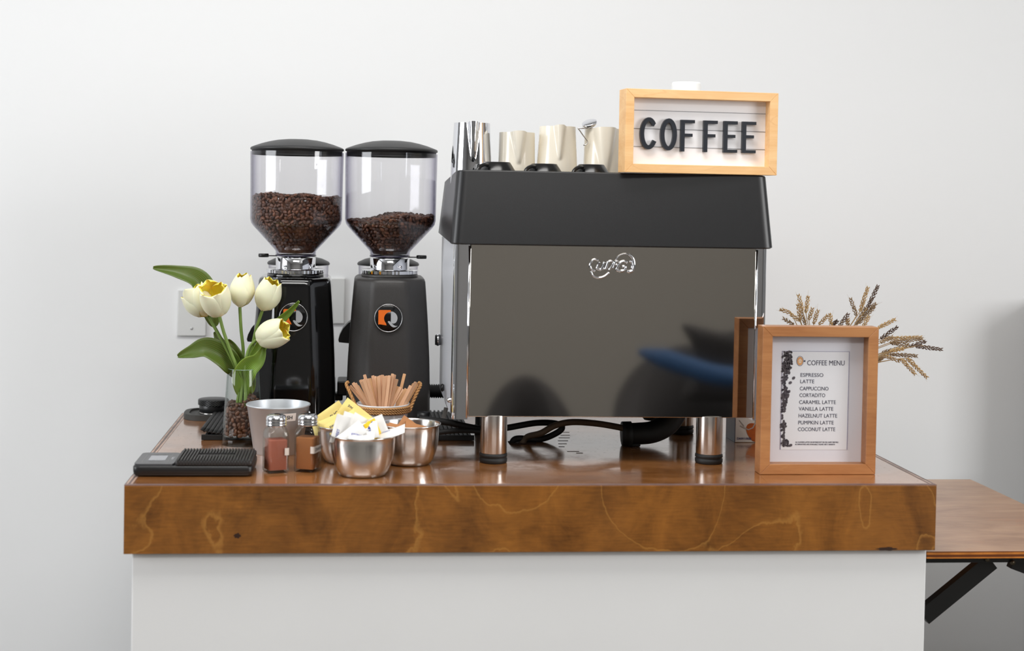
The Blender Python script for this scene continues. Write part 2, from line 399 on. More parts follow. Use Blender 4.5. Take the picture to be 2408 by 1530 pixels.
bl = MB(); path = smooth_path([MIR(px, py, yy) for px, py, yy in ((1502, 826, -2.30), (1560, 842, -2.28), (1620, 862, -2.25), (1690, 882, -2.22), (1780, 888, -2.24), (1860, 880, -2.3))], 6)
bl.tube(path, [.02+.05*min(1, i/6) for i in range(len(path))], 14, flat=.5)
tag(bl.build('rolled_blanket', BLUE), 'long rolled blue blanket lying along the wide charcoal tub chair', 'blanket')
cu = MB(); q = MIR(1705, 838, -2.6)
cu.loft([[(q.x+a, q.y+.07*k*0+dy, q.z+b) for a, b in rpoly([(-.17*sc_, -.17*sc_), (-.10*sc_, 0), (-.18*sc_, .13*sc_), (0, .09*sc_), (.18*sc_, .13*sc_), (.12*sc_, 0), (.17*sc_, -.17*sc_)], .04, 4)] for k, dy, sc_ in ((0, -.06, .8), (1, -.02, 1), (2, .02, 1), (3, .06, .8))])
tag(cu.build('scatter_cushion', UPH), 'charcoal cushion standing up behind the blue blanket', 'cushion')

# ------------------------------------------------------------------ counter
W_, D_, H_ = 1.378, .777, .1135
ct = thing('worktop', 'thick orange-brown stained birch worktop of the coffee counter', 'worktop', (0, 0, 0))
T = .0135
MB().box((T, T*.9, -.018), (W_-T, D_, 0)).build('top_panel', TOPW, ct)
fa = MB().box((.0012, 0, -H_), (W_-.0012, .0118, -.0008), .0008, 2)
fa.build('front_fascia', FASCIA, ct)
for x in (0, W_-T):
    MB().box((x, .0118, -H_), (x+T, D_, 0), .0006, 1).build('side_fascia', PLYX, ct)
EDGE = mat('fascia_top_line', (112, 84, 78), .4, var=.4, vscale=60)
MB().box((.001, .0006, -.0010), (W_-.001, .0116, .0002)).build('edge_banding', EDGE, ct)
# knots in the fascia veneer
KN = mat('wood_knot', (46, 22, 6), .5)
for (px, py, rx, rz_) in ((558, 1259, .0055, .0042), (2085, 1290, .017, .003)):
    p = Y(px, py, 0); mb = MB()
    mb.prism([(p.x+rx*cos(a*pi/9)*(1+.25*sin(a*2.3)), p.z+rz_*sin(a*pi/9)*(1+.2*cos(a*1.7))) for a in range(18)], -.0002, .0006); mb.build('knot', KN, ct)
# cable hole as a flat brown patch, the shade inside it painted as a dark strip
h = G(1290, 1038); hc = (h.x-.03, h.y, 0)
h = G(1228, 1041); hc = (h.x, h.y, 0)
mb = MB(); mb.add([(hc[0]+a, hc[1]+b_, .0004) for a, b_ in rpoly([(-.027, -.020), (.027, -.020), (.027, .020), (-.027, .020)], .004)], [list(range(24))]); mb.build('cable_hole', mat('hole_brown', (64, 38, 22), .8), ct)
MB().box((hc[0]-.025, hc[1]+.006, .0004), (hc[0]+.025, hc[1]+.018, .0008)).build('hole_shade', mat('hole_dark', (18, 11, 7), .8), ct)
# water marks and tally scratches left under the machine
SC = mat('scratch_mark', (78, 66, 58), .6)
for i, (px, py, w_) in enumerate(((1330, 1015, 14), (1328, 1022, 20), (1326, 1028, 24), (1323, 1035, 22), (1322, 1042, 18), (1320, 1049, 12), (1347, 1060, 26), (1362, 1064, 14))):
    a = G(px-w_/2, py+1); b = G(px+w_/2, py-1); MB().box((a.x, a.y-.002, 0), (b.x, a.y+.003, .0003)).build('scratch', SC, ct)

base = MB().box((.0125, .016, -.95), (1.3685, .74, -.1137), .0025, 2)
tag(base.build('counter_base', BASEW), 'white painted plasterboard base under the stained worktop', 'counter')

# ------------------------------------------------------------------ side table
tb = thing('side_table', 'lower birch plywood table with black steel frame, right of the counter', 'table', (0, 0, 0))
zt = -.12
a = (1.3695, .018); b = (1.7275, .647)
MB().box((a[0], a[1]+.0006, zt-.0008), (b[0], b[1], zt)).build('tabletop', TABLEW, tb)
MB().box((a[0], a[1], zt-.0125), (b[0]-.0002, b[1], zt-.0006)).build('plywood_edge', PLYZ, tb)
BLKF = mat('black_steel_frame', (9, 9, 10), .35)
zf0, zf1 = zt-.0285, zt-.0127
for y_ in (.05, .6):
    MB().box((1.372, y_, zf0), (1.72, y_+.02, zf1), .001).build('rail', BLKF, tb)
for x_ in (1.372, 1.70):
    MB().box((x_, .0705, zf0), (x_+.02, .5995, zf1), .001).build('rail', BLKF, tb)
P0 = Y(2330, 1318, .078); P1 = Y(2170, 1449, .078)
def bar(mb, p, q, w_, y0_, y1_):
    d = Vector((q.x-p.x, q.z-p.z)).normalized(); n = Vector((-d.y, d.x))*w_/2
    mb.prism([(p.x+n.x, p.z+n.y), (q.x+n.x, q.z+n.y), (q.x-n.x, q.z-n.y), (p.x-n.x, p.z-n.y)], y0_, y1_)
mb = MB(); bar(mb, P0, P1, .030, .072, .09); mb.build('brace', BLKF, tb)
mb = MB(); bar(mb, Y(2378, 1322, .078), Y(2590, 1402, .078), .02, .072, .09); mb.build('brace', BLKF, tb)
for px, py in ((2322, 1314), (2381, 1322)):
    p = Y(px, py, .048); MB().tube([(p.x, .049, p.z), (p.x, .046, p.z)], .0045, 16).build('bolt', mat('dull_bolt', (92, 84, 70), .4, 1), tb)
MB().box((1.70, .05, -.95), (1.72, .07, zf0), .001).build('leg', BLKF, tb)

# unseen cabinet added outside the frame on the right, shaped to shadow the wall
fr = thing('shadow_cabinet', 'unseen grey cabinet added right of the side table to shadow the wall', 'cabinet', (0, 0, 0))
GREY = mat('grey_laminate', (120, 120, 122), .5)
MB().box((2.045, .80, -.13), (2.6, .985, .26), .006).build('body', GREY, fr)
MB().box((2.045, .06, -.93), (2.6, .985, -.1305), .006).build('base_body', GREY, fr)
MB().box((2.05, .782, -.12), (2.595, .799, .25), .003).build('door', GREY, fr)
MB().tube([(2.11, .783, -.05), (2.11, .76, -.04), (2.11, .76, .10), (2.11, .783, .11)], .006).build('handle', STEEL, fr)
MB().box((2.07, .09, -.95), (2.58, .97, -.93)).build('plinth', BLKP, fr)

# ------------------------------------------------------------------ wall plates
def wall_plate(px0, px1, py0, py1, label, screw):
    a = Y(px0, py1, 1.0); b = Y(px1, py0, 1.0); c = ((a.x+b.x)/2, .9985, (a.z+b.z)/2); w_ = b.x-a.x; h_ = b.z-a.z
    t = thing('wall_plate', label, 'wall plate', c, 0, None)
    m_ = mat('plate_plastic', (222, 223, 222), .35)
    MB().box((-w_/2, -.006, -h_/2), (w_/2, .0012, h_/2), .0025, 3).build('cover', m_, t)
    for s in screw: MB().tube([(0, -.0072, s*h_), (0, -.0058, s*h_)], .0032, 12).build('screw', mat('plate_screw', (205, 205, 205), .3, .3), t)
wall_plate(417, 487, 681, 789, 'white blank wall plate behind the tulips', (-.33, .33))
wall_plate(742, 812, 653, 760, 'white wall plate between the two grinders', (-.33, .33))

# ------------------------------------------------------------------ espresso machine
em = thing('espresso_machine', 'espresso machine with mirror steel back panel and black top cover', 'espresso machine', (0, 0, 0))
x0, x1, y0, y1, z0, z1 = .549, 1.1246, .19, .58, .0835, .394
MB().box((x0+.004, y0+.004, z0+.004), (x1-.004, y1, z1+.02), .004, 2).build('body', BLKM, em)
MB().box((x0, y0+.022, z0), (x0+.0045, y1+.001, z1+.005), .0015).build('side_panel', SIDEP, em)
MB().box((x1-.0045, y0+.022, z0), (x1, y1+.001, z1+.005), .0015).build('side_panel', SIDEP, em)
for sx_, xa, xb in ((-1, x0-.0005, x0+.0285), (1, x1-.0215, x1+.0005)):
    q = rpoly([(xa, y0-.001), (xb, y0-.001), (xb, y0+.03), (xa, y0+.03)], [.012, .001, .001, .001] if sx_ < 0 else [.001, .012, .001, .001], 8)
    MB().loft([[(x_, y_, z_) for x_, y_ in q] for z_ in (z0-.003, z1+.004)]).build('corner_post', CHROME, em, sharp=40, wn=True)
    MB().tube([((xb if sx_ < 0 else xa)+.0015*(-sx_)*-1, y0-.0015, z0), ((xb if sx_ < 0 else xa)+.0015*(-sx_)*-1, y0-.0015, z1)], .0018, 10).build('bead_trim', CHROME, em)
MB().box((x0+.0290, y0-.0035, z0+.002), (x1-.0220, y0+.01, z1+.003), .0012, 2).build('back_panel', PANEL, em)
# legs
def leg(x, y):
    t = MB().lathe([(0, .0175), (.0235, .0175), (.0245, .019), (.0245, z0-.001), (.0245, z0+.004), (0, z0+.004)], 40, (x, y, 0)).build('leg', STEEL, em, sharp=40)
    MB().lathe([(0, 0), (.0235, 0), (.0252, .002), (.0256, .008), (.0240, .0095), (.0240, .0105), (.0256, .012), (.0252, .0165), (.0235, .0175), (0, .0175)], 40, (x, y, 0)).build('rubber_foot', RUBBER, t)
for x, y in ((.6275, .207), (1.0265, .203), (.645, .53), (1.05, .53)): leg(x, y)
# black cover: tapered hood with a recessed cup tray
mb = MB()
def ring(xa, xb, ya, yb, za, zb, r=.022):
    q = rpoly([(xa, ya), (xb, ya), (xb, yb), (xa, yb)], r, 8)
    return [(px_, py_, za+(zb-za)*(py_-ya)/(yb-ya)) for px_, py_ in q]
B = lambda i: ring(x0-.0085+i, x1+.007-i, y0-.022+i, y1+.005-i, z1+.0025, z1+.011)
TP = lambda i: ring(x0+.002+i, x1-.0035-i, y0-.004+i, y1-.01-i, z1+.1365, z1+.1185)
def off(r_, dz): return [(a, b, c+dz) for a, b, c in r_]
mb.loft([off(B(.012), .001), off(B(.003), 0), off(B(0), .0025), off(TP(-.0002), -.003), off(TP(.0012), -.0006), off(TP(.003), 0), off(TP(.006), -.0006), off(TP(.008), -.004), off(TP(.010), -.030)])
mb.build('top_cover', BLKM, em, sharp=60, wn=True)
# script badge in chrome wire
bd = MB(); yb = y0-.0055
def bp_(*pts): return [(lambda v: (v.x, yb, v.z))(Y(1350+a/4.816, 560+b/4.816, y0-.0035)) for a, b in pts]
def stroke(pts, r): bd.tube(smooth_path(bp_(*pts), 6), [q*1.3 for q in r] if isinstance(r, list) else r*1.3, 8)
stroke([(470, 240), (500, 205), (550, 180), (605, 180), (650, 210), (672, 260), (676, 320), (660, 365), (625, 380), (600, 370)], [.0010]*20+[.0022]*35)
stroke([(270, 250), (235, 240), (200, 258), (180, 300), (190, 345), (235, 372)], .0016)
stroke([(190, 375), (205, 415), (240, 440), (290, 448), (345, 430), (395, 388)], .0015)
stroke([(285, 268), (268, 310), (260, 345), (300, 352), (330, 300), (342, 268), (325, 330), (335, 352)], .0018)
stroke([(385, 262), (368, 310), (355, 350)], .0018)
stroke([(375, 285), (400, 262), (430, 260), (440, 285), (405, 345), (390, 358)], .0016)
stroke([(500, 262), (470, 262), (455, 300), (440, 340)], .0016)
stroke([(440, 300), (485, 298)], .0014)
stroke([(600, 272), (560, 262), (515, 285), (480, 350), (510, 370), (560, 365), (580, 325), (545, 322)], .0019)
stroke([(625, 258), (655, 285), (655, 340)], .0016)
bd.build('badge', CHROME, em)
# small fittings on the left side
p = Y(1038, 806, .5); MB().lathe([(0, -.006), (.010, -.006), (.013, 0), (.010, .006), (0, .006)], 20).build('knob', CHROME, em, (x0-.006, .56, p.z), (0, pi/2, 0))
p = Y(1056, 941, .21); MB().lathe([(0, -.005), (.004, -.004), (.0058, 0), (.004, .004), (0, .005)], 16).build('bolt', CHROME, em, (x0-.002, .215, p.z))
p = Y(1040, 903, .45); MB().lathe([(0, -.003), (.006, -.003), (.008, 0), (.006, .003), (0, .003)], 20).build('knob', BLKP, em, (x0-.0045, .40, p.z), (0, pi/2, 0))

# drain elbow under the machine
el = thing('drain_elbow', 'black plastic drain elbow beneath the espresso machine', 'pipe', (0, 0, 0))
ye = .375
pts = [Y(px, py, ye) for px, py in ((1466, 1020), (1500, 1019), (1535, 1015), (1566, 1000), (1586, 975), (1594, 945), (1596, 925))]
MB().tube(smooth_path(pts, 6), .0215, 24).build('elbow', RUBBER, el)
a_, b_ = Y(1463, 1020, ye), Y(1484, 1019.5, ye)
MB().tube([a_, b_], .0245, 24).build('collar', RUBBER, el)
p = Y(1490, 1040, ye); MB().box((p.x-.008, ye-.01, .0003), (p.x+.012, ye+.01, .012), .002).build('foot', RUBBER, el)
p = Y(1540, 985, .43); MB().lathe([(.018, 0), (.021, .004), (.021, .045), (.018, .049)], 24, (p.x, .45, p.z-.004)).build('pipe_stub', RUBBER, el)

def cable(name, label, pts, r, m_, flat=1.0):
    o = MB().tube(smooth_path(pts, 8), r, 10, flat=flat).build(name, m_); return tag(o, label, 'cable')
BRAID = mat('braided_hose', (104, 88, 70), .55, .3, bump=.8, bscale=1500, var=.4, vscale=900)
yc = .40
cable('braided_hose', 'brown-black braided hose running left from the drain elbow', [Y(1482, 1010, ye-.012)]+[Y(px, py, yc-.02) for px, py in ((1450, 1003), (1400, 995), (1345, 992), (1305, 1000), (1272, 1018))]+[(hc[0]+.01, hc[1], .012), (hc[0]-.002, hc[1]+.002, -.004)], .0062, BRAID)
cable('power_cable', 'black power cable looping under the machine between its legs', [Y(px, py, yc+.02) for px, py in ((1150, 1012), (1195, 1005), (1260, 994), (1305, 995), (1322, 1004), (1308, 1018), (1270, 1032))]+[(hc[0]-.01, hc[1]+.004, .008), (hc[0]-.02, hc[1]+.006, -.003)], .0062, RUBBER)

# ------------------------------------------------------------------ bar mat under the grinders
bm_ = thing('bar_mat', 'black ribbed rubber bar mat under the two grinders', 'mat', (0, 0, 0))
mb = MB(); c = [G(470, 1041), G(1114, 1044)]
mx0, mx1, my0, my1 = .082, .608, .433, .770
mb.box((mx0, my0, .0003), (mx1, my1, .006), .0015, 2)
for i in range(60):
    x = mx0+.006+i*(mx1-mx0-.012)/59
    mb.box((x-.0018, my0+.004, .006), (x+.0018, my1-.004, .0098))
mb.build('ribbed_pad', RUBBER, bm_)
mb = MB(); mb.box((mx0-.003, my0-.004, .0003), (mx1+.003, my0, .011), .001); mb.build('front_lip', RUBBER, bm_)
# curled near-left corner
mb = MB()
def corner(u, v):
    x = .078+.05*u; y = .430+.28*v; lift = .022*(1-u)**2*(1-v)**.7
    return (x, y, .011+lift*.35+.0012*sin(u*40))
mb.grid(corner, 30, 10); o = mb.build('corner_flap', RUBBER, bm_); s_ = o.modifiers.new('t', 'SOLIDIFY'); s_.thickness = .003; s_.offset = 1

# ------------------------------------------------------------------ beans
def bean_geom():
    V = []; F = []; nu, nv = 10, 7
    for j in range(nv+1):
        t = pi*j/nv
        for i in range(nu):
            p_ = 2*pi*i/nu; x = cos(t); yy = sin(t)*cos(p_); z = sin(t)*sin(p_)
            if z > 0: z = z*.55-.22*exp(-(yy/.22)**2)*sin(t)
            V.append((x*.0052, yy*.0038, z*.0031))
    for j in range(nv):
        for i in range(nu): F.append((j*nu+i, j*nu+(i+1) % nu, (j+1)*nu+(i+1) % nu, (j+1)*nu+i))
    return V, F
BV, BF = bean_geom()
def bean_mat():
    k = bpy.data.materials.new('roasted_bean'); k.use_nodes = True; nt = k.node_tree; b = nt.nodes['Principled BSDF']; N = nt.nodes.new; L = nt.links.new
    g = N('ShaderNodeNewGeometry'); oi = N('ShaderNodeObjectInfo'); ad = N('ShaderNodeMath'); ad.operation = 'ADD'; L(g.outputs['Random Per Island'], ad.inputs[0]); L(oi.outputs['Random'], ad.inputs[1])
    fr_ = N('ShaderNodeMath'); fr_.operation = 'FRACT'; L(ad.outputs[0], fr_.inputs[0])
    r = N('ShaderNodeValToRGB'); e = r.color_ramp.elements; e[0].color = lin((62, 36, 24)); e[1].color = lin((124, 78, 52)); L(fr_.outputs[0], r.inputs[0]); L(r.outputs[0], b.inputs['Base Color'])
    b.inputs['Roughness'].default_value = .36; b.inputs['Specular IOR Level'].default_value = .6
    n = N('ShaderNodeTexNoise'); n.inputs['Scale'].default_value = 500; bp = N('ShaderNodeBump'); bp.inputs['Strength'].default_value = .25; bp.inputs['Distance'].default_value = .001
    L(n.outputs['Fac'], bp.inputs['Height']); L(bp.outputs[0], b.inputs['Normal']); return k
BEAN = bean_mat()
BEAN_MESH = MB().add(BV, BF).mesh('coffee_bean')
BEAN_MESH.materials.append(BEAN)
def bean_matrix(p, nrm, s=1.0):
    """bean at p, flat axis roughly along nrm"""
    n = Vector(nrm).normalized()
    q = n.to_track_quat('Z', 'Y').to_matrix().to_4x4()
    rr = Matrix.Rotation(random.uniform(0, 2*pi), 4, 'Z') @ Matrix.Rotation(random.gauss(0, .45), 4, 'X') @ Matrix.Rotation(random.gauss(0, .3), 4, 'Y')
    if random.random() < .45: rr = rr @ Matrix.Rotation(pi, 4, 'X')
    k = s*random.uniform(.9, 1.1)
    return Matrix.Translation(p) @ q @ rr @ Matrix.Diagonal((k, k, k, 1))
def fill(cx, cy, rad, zb, zt, step=.0078, seedv=1):
    """bean placements on the wall and on the top surface of a fill; rad(z), zt(x, y)"""
    random.seed(seedv); out = []; z = zb
    while z < .7:
        slope = (rad(z+.004)-rad(z-.004))/.008; r = rad(z)-.0050-.0040*min(1.2, slope); n = max(4, int(2*pi*r/(step*1.05))); o_ = random.random(); any_ = False
        for k in range(n):
            a = 2*pi*(k+o_+random.uniform(-.25, .25))/n; x = cx+r*cos(a); y = cy+r*sin(a)
            if z < zt(x-cx, y-cy)-.003:
                any_ = True; out.append((bean_matrix((x, y, z+random.uniform(-.0018, .0018)), (cos(a), sin(a), 0)), -sin(a)))
        if not any_: break
        z += step*.80
    zz = zt(0, 0); R = rad(zz)-.004; n = int(2*R/step)+1
    for i in range(n):
        for j in range(n):
            x = -R+(i+.5*(j % 2))*step+random.uniform(-.001, .001); y = -R+j*step+random.uniform(-.001, .001)
            r = math.hypot(x, y)
            z = zt(x, y)
            if r < rad(z)-.0045: out.append((bean_matrix((cx+x, cy+y, z-.002+random.uniform(-.002, .0025)), (0, 0, 1)), .35-y*2 if y < .02 else -.2))
    return out
def place_beans(pl, n_ind, label, group, stuff_label, core, near=True):
    """the n_ind nearest beans as things, the rest as one stuff object"""
    pl = sorted(pl, key=lambda t: -t[1]-random.random()*.15)
    for M_, _ in pl[:n_ind]:
        o = bpy.data.objects.new('coffee_bean', BEAN_MESH); o.matrix_world = M_; l_ = M_.to_translation(); o.location = l_
        o.rotation_euler = M_.to_euler(); o.scale = M_.to_scale(); link(o); tag(o, label, 'coffee bean', group)
    rest = pl[n_ind:]; mb = MB()
    for M_, _ in rest: mb.add([M_ @ Vector(v) for v in BV], BF)
    if core: mb.lathe(core[2], 40, (core[0], core[1], 0))
    me = mb.mesh('coffee_beans'); o = obj('coffee_beans', me, BEAN); tag(o, stuff_label, 'coffee beans', None, 'stuff')

# ------------------------------------------------------------------ grinders
def logo(parent, c, full=True):
    """round badge: black disc, silver ring, orange square and grey half round making a Q"""
    r = .0285
    disc = MB().lathe([(0, 0), (r, 0), (r, .0016), (r*.985, .0022), (0, .0022)], 48).build('badge', mat('badge_black', (8, 8, 9), .15), parent, c, (pi/2+radians(-3), 0, 0))
    SIL = mat('badge_silver', (190, 190, 192), .25, .8)
    MB().lathe([(r*.93, .0022), (r*.93, .0029), (r*.985, .0029), (r*.985, .0022)], 48).build('badge_ring', SIL, disc)
    def flat(name, poly, m_, z=.0028):
        mb = MB(); n = len(poly); mb.add([(x*r, y*r, z) for x, y in poly]+[(x*r, y*r, .0020) for x, y in poly], [list(range(n))]+[(k, n+k, n+(k+1) % n, (k+1) % n) for k in range(n)], 0, False); mb.build(name, m_, disc)
    arc = lambda cx, cy, rr, a0, a1, n=20: [(cx+rr*cos(radians(a0+(a1-a0)*i/n)), cy+rr*sin(radians(a0+(a1-a0)*i/n))) for i in range(n+1)]
    q = rpoly([(-.70, -.50), (-.70, .56), (.16, .56), (.16, .44)], [.1, .1, .05, .0], 4)
    flat('badge_square', q+arc(.16, -.02, .46, 90, 222, 22)+[(-.12, -.50)], mat('badge_orange', (236, 112, 30), .35))
    flat('badge_letter', [(.17, -.34)]+[(.17, .46)]+arc(.17, -.0, .46, 88, -44, 22)+[(.36, -.38)], mat('badge_grey', (176, 178, 182), .35))
    tail = [(-.06, -.22), (.10, -.20), (.22, -.34), (.34, -.46), (.50, -.54), (.66, -.52), (.50, -.62), (.34, -.64), (.18, -.54), (.06, -.40)]
    flat('badge_tail', rpoly(tail, .06, 3), mat('badge_grey', (176, 178, 182), .35), .0031)

def grinder(name, label, cx, body_m, dz, lever_dir, turn, gloss):
    """origin on the mat at the hopper axis; front faces -y"""
    t = thing(name, label, 'coffee grinder', (cx, .55, .0105), turn)
    zt_ = .305+dz
    def sec(w, fwid, yf, yb, ch, z, r):
        q = [(-fwid/2, yf), (fwid/2, yf), (w/2, yf+ch), (w/2, yb-.02), (w/2-.02, yb), (-w/2+.02, yb), (-w/2, yb-.02), (-w/2, yf+ch)]
        return [(a, b, z) for a, b in rpoly(q, r, 5)]
    mb = MB(); rings = []
    for z, w, f_, yf in ((.0, .158, .080, -.088), (.006, .168, .088, -.094), (.03, .1695, .088, -.094), (.08, .168, .085, -.0925), (.14, .1645, .080, -.0905), (.20, .158, .074, -.0875), (.25, .151, .069, -.085), (.285, .1455, .066, -.0825), (.296, .1435, .064, -.081), (.301, .140, .062, -.078), (.304, .132, .056, -.072)):
        rings.append(sec(w, f_, yf, .085+.02*(1-z/.3), .040, z*(zt_/.304), .011))
    mb.loft(rings).build('body', body_m, t, sharp=75, wn=True)
    MB().lathe([(0, zt_-.002), (.0565, zt_-.002), (.0575, zt_+.001), (.0575, zt_+.005), (.055, zt_+.0065), (0, zt_+.0065)], 48).build('neck_plate', body_m, t)
    # chrome adjustment ring with knurled rim
    V = []; n = 96; mb = MB(); zr = zt_+.0068
    mb.grid(lambda u, v: ((.0575+(.0007 if int(u*n+.5) % 2 else 0))*cos(2*pi*u), (.0575+(.0007 if int(u*n+.5) % 2 else 0))*sin(2*pi*u), zr+.0065*v), n, 2, cu=True, smooth=False)
    mb.lathe([(.0575, zr+.0065), (.0560, zr+.008), (.040, zr+.0085)], 48); mb.lathe([(.0575, zr), (.04, zr)], 48)
    mb.build('adjustment_ring', CHROME, t)
    zc = zr+.0085
    MB().lathe([(.040, zc-.001), (.0402, zc+.0215), (.0395, zc+.0225), (.030, zc+.0225)], 48).build('collar', CHROME, t, sharp=50)
    a = radians(-118 if lever_dir < 0 else -62)
    q = Vector((cos(a), sin(a), 0)); p = q*.0402+Vector((0, 0, zc+.006))
    MB().tube([p, p+q*.006], .0028, 12).build('thumb_screw', CHROME, t)
    # slide gate tab
    zs = zc+.0245
    mb = MB(); mb.box((-.045, -.018, zs), (.045, .018, zs+.0016)) if False else None
    ld = lever_dir
    pts = [(ld*.036, -.012, zs+.0012), (ld*.058, -.012, zs+.0012)]
    mb.box((min(pts[0][0], pts[1][0]), -.018, zs), (max(pts[0][0], pts[1][0]), -.006, zs+.0018), .0006)
    mb.lathe([(0, -.002), (.0098, -.002), (.0105, 0), (.0105, .003), (.0098, .005), (0, .005)], 24, (ld*.064, -.012, zs))
    mb.build('slide_gate', BLKP, t)
    # hopper, double wall
    zb = zs+.0015; Z = lambda z: z-.0105            # profile below is in counter heights
    prof = [(.0385, zb), (.0405, zb+.004), (.0405, zb+.009), (.0440, Z(.3705+dz)), (.0860, Z(.4160+dz)), (.0905, Z(.4225+dz)), (.0925, Z(.431+dz)), (.0930, Z(.50)), (.0938, Z(.5665+dz))]
    inner = [(r-.0022, z) for r, z in prof[::-1]]
    MB().lathe(prof, 72).build('hopper', HOPG, t, sharp=None)
    hop = t.children[-1]
    MB().lathe([(r-.0024, z) for r, z in prof], 72).build('inner_wall', HOPG, hop)
    MB().lathe([(.0395, zb-.001), (.0412, zb-.001), (.0412, zb+.002), (.0395, zb+.002)], 48, closed=True).build('hopper_seal', mat('smoky_seal', (70, 66, 86), .15), hop)
    zl = Z(.560+dz)
    lid = MB().lathe([(0, zl+.003), (.0885, zl+.003), (.0902, zl), (.0912, zl+.001), (.0912, zl+.0095), (.0932, zl+.0097), (.0940, zl+.0105), (.0940, zl+.0135), (.0925, zl+.0152), (.085, zl+.0182), (.072, zl+.0228), (.056, zl+.0272), (.040, zl+.0304), (.022, zl+.0322), (0, zl+.0328)], 72).build('lid', LIDM, t, sharp=None)
    # doser behind
    dy = .145; zd = zt_-.002
    MB().lathe([(0, zd-.09), (.058, zd-.09), (.062, zd-.06), (.0625, zd-.012), (0, zd-.012)], 48, (0, dy, 0)).build('doser_body', body_m, t)
    MB().lathe([(.0625, zd-.012), (.0635, zd+.018)], 48, (0, dy, 0)).build('doser_window', HOPG, t)
    MB().lathe([(0, zd+.019), (.0655, zd+.018), (.0665, zd+.021), (.064, zd+.0245), (.05, zd+.031), (.03, zd+.0355), (0, zd+.037)], 48, (0, dy, 0)).build('doser_lid', LIDM, t)
    # doser lever: black quarter fan at the left, and portafilter fork below
    mb = MB(); zq = .175
    poly = [(-.06, zq+.035), (-.070, zq+.033), (-.083, zq+.026), (-.094, zq+.014), (-.101, zq), (-.1035, zq-.010), (-.102, zq-.015), (-.06, zq-.019)]
    mb.prism(poly, .095, .14); mb.build('dosing_lever', BLKP, t)
    MB().box((-.104, .06, .052), (-.03, .14, .082), .003).build('portafilter_fork', BLKP, t)
    MB().box((-.108, .07, .040), (-.092, .10, .056), .003).build('fork_guard', BLKP, t)
    MB().box((-.06, .03, .002), (.06, .16, .012), .003).build('base_tray', BLKP, t)
    logo(t, (.001 if cx < .3 else -.0030, -.0885, .228))
    return t
gl = grinder('coffee_grinder', 'gloss black coffee grinder behind the tulips, hopper half full', .2508, BLKG, -.0005, -1, 0, True)
gr = grinder('coffee_grinder', 'matte charcoal coffee grinder beside the espresso machine', .4415, GRAPH, .0005, 1, 0, False)

def hrad(dz):
    def f_(z):
        z -= dz
        if z < .3705: return .0415
        if z < .4160: return .044+.042*(z-.3705)/.0455
        if z < .431: return .086+.006*(z-.416)/.015
        return .092
    return f_
hl = hrad(-.001); hr_ = hrad(.001)
ztl = lambda x, y: .4795-.055*max(0, x+.005)-.0+.002*sin(x*90)+.10*max(0, -.0-0)
ztr = lambda x, y: .4385+.085*(x)+.035*y+.004*sin(x*50+1)
def core(cx, cy, rad, zt_): return (cx, cy, [(0, .36), (.034, .362), (rad(.385)-.010, .385), (rad(.405)-.010, .405), (rad(.42)-.009, .42), (rad(.45)-.0075, zt_-.004), (0, zt_-.003)])
place_beans(fill(.2508, .55, hl, .371, ztl, .0078, 3), 85, 'roasted coffee bean against the wall of the left hopper', 'coffee beans in the left hopper', 'heap of roasted coffee beans filling half the left hopper', core(.2508, .55, hl, .47))
place_beans(fill(.4415, .55, hr_, .371, ztr, .0078, 4), 75, 'roasted coffee bean against the wall of the right hopper', 'coffee beans in the right hopper', 'lower heap of roasted coffee beans in the right hopper', core(.4415, .55, hr_, .434))

# coiled hose, tag and cords between grinder and machine
hs = MB(); A = Y(1005, 919, .62); B_ = Y(1075, 921, .62); n = 13
hs.lathe([(0, 0)]+[(.0125+(.0028 if k % 2 else 0), .060*k/26) for k in range(27)]+[(0, .06)], 28)
tag(hs.build('corrugated_hose', RUBBER, None, (A.x-.002, .62, A.z), (0, pi/2, 0)), 'black corrugated hose between the charcoal grinder and the machine', 'hose')
pp = [Y(px, py, .55) for px, py in ((1043, 931), (1048, 947), (1052, 958))]
tg = thing('hang_tag', 'small grey plastic tag hanging on a thin wire beside the machine', 'tag', (0, 0, 0))
MB().tube(smooth_path(pp, 4), .0006, 6).build('wire', STEEL, tg)
a = Y(1046, 971, .55)
MB().box((-.0045, -.001, -.012), (.0045, .001, .012), .0008).build('tag_plate', mat('grey_tag', (176, 172, 168), .4), tg, tuple(a), (0, radians(14), 0))
cable('grinder_cord', 'thick black cord crossing the mat toward the machine leg', [Y(px, py, .40) for px, py in ((985, 984), (1020, 988), (1060, 994), (1100, 1003), (1150, 1012))], .0065, RUBBER)
cable('plug_cord', 'thin black cord lying lower on the mat beside the steel bowl', [Y(px, py, .385) for px, py in ((1020, 1018), (1060, 1013), (1100, 1012), (1150, 1016))], .005, RUBBER)
kn = Y(995, 978, .42); tag(MB().tube([(kn.x-.012, .42, kn.z), (kn.x+.012, .42, kn.z-.002)], .011, 20).build('cord_plug', BLKP), 'round black plug lying at the foot of the charcoal grinder', 'plug')

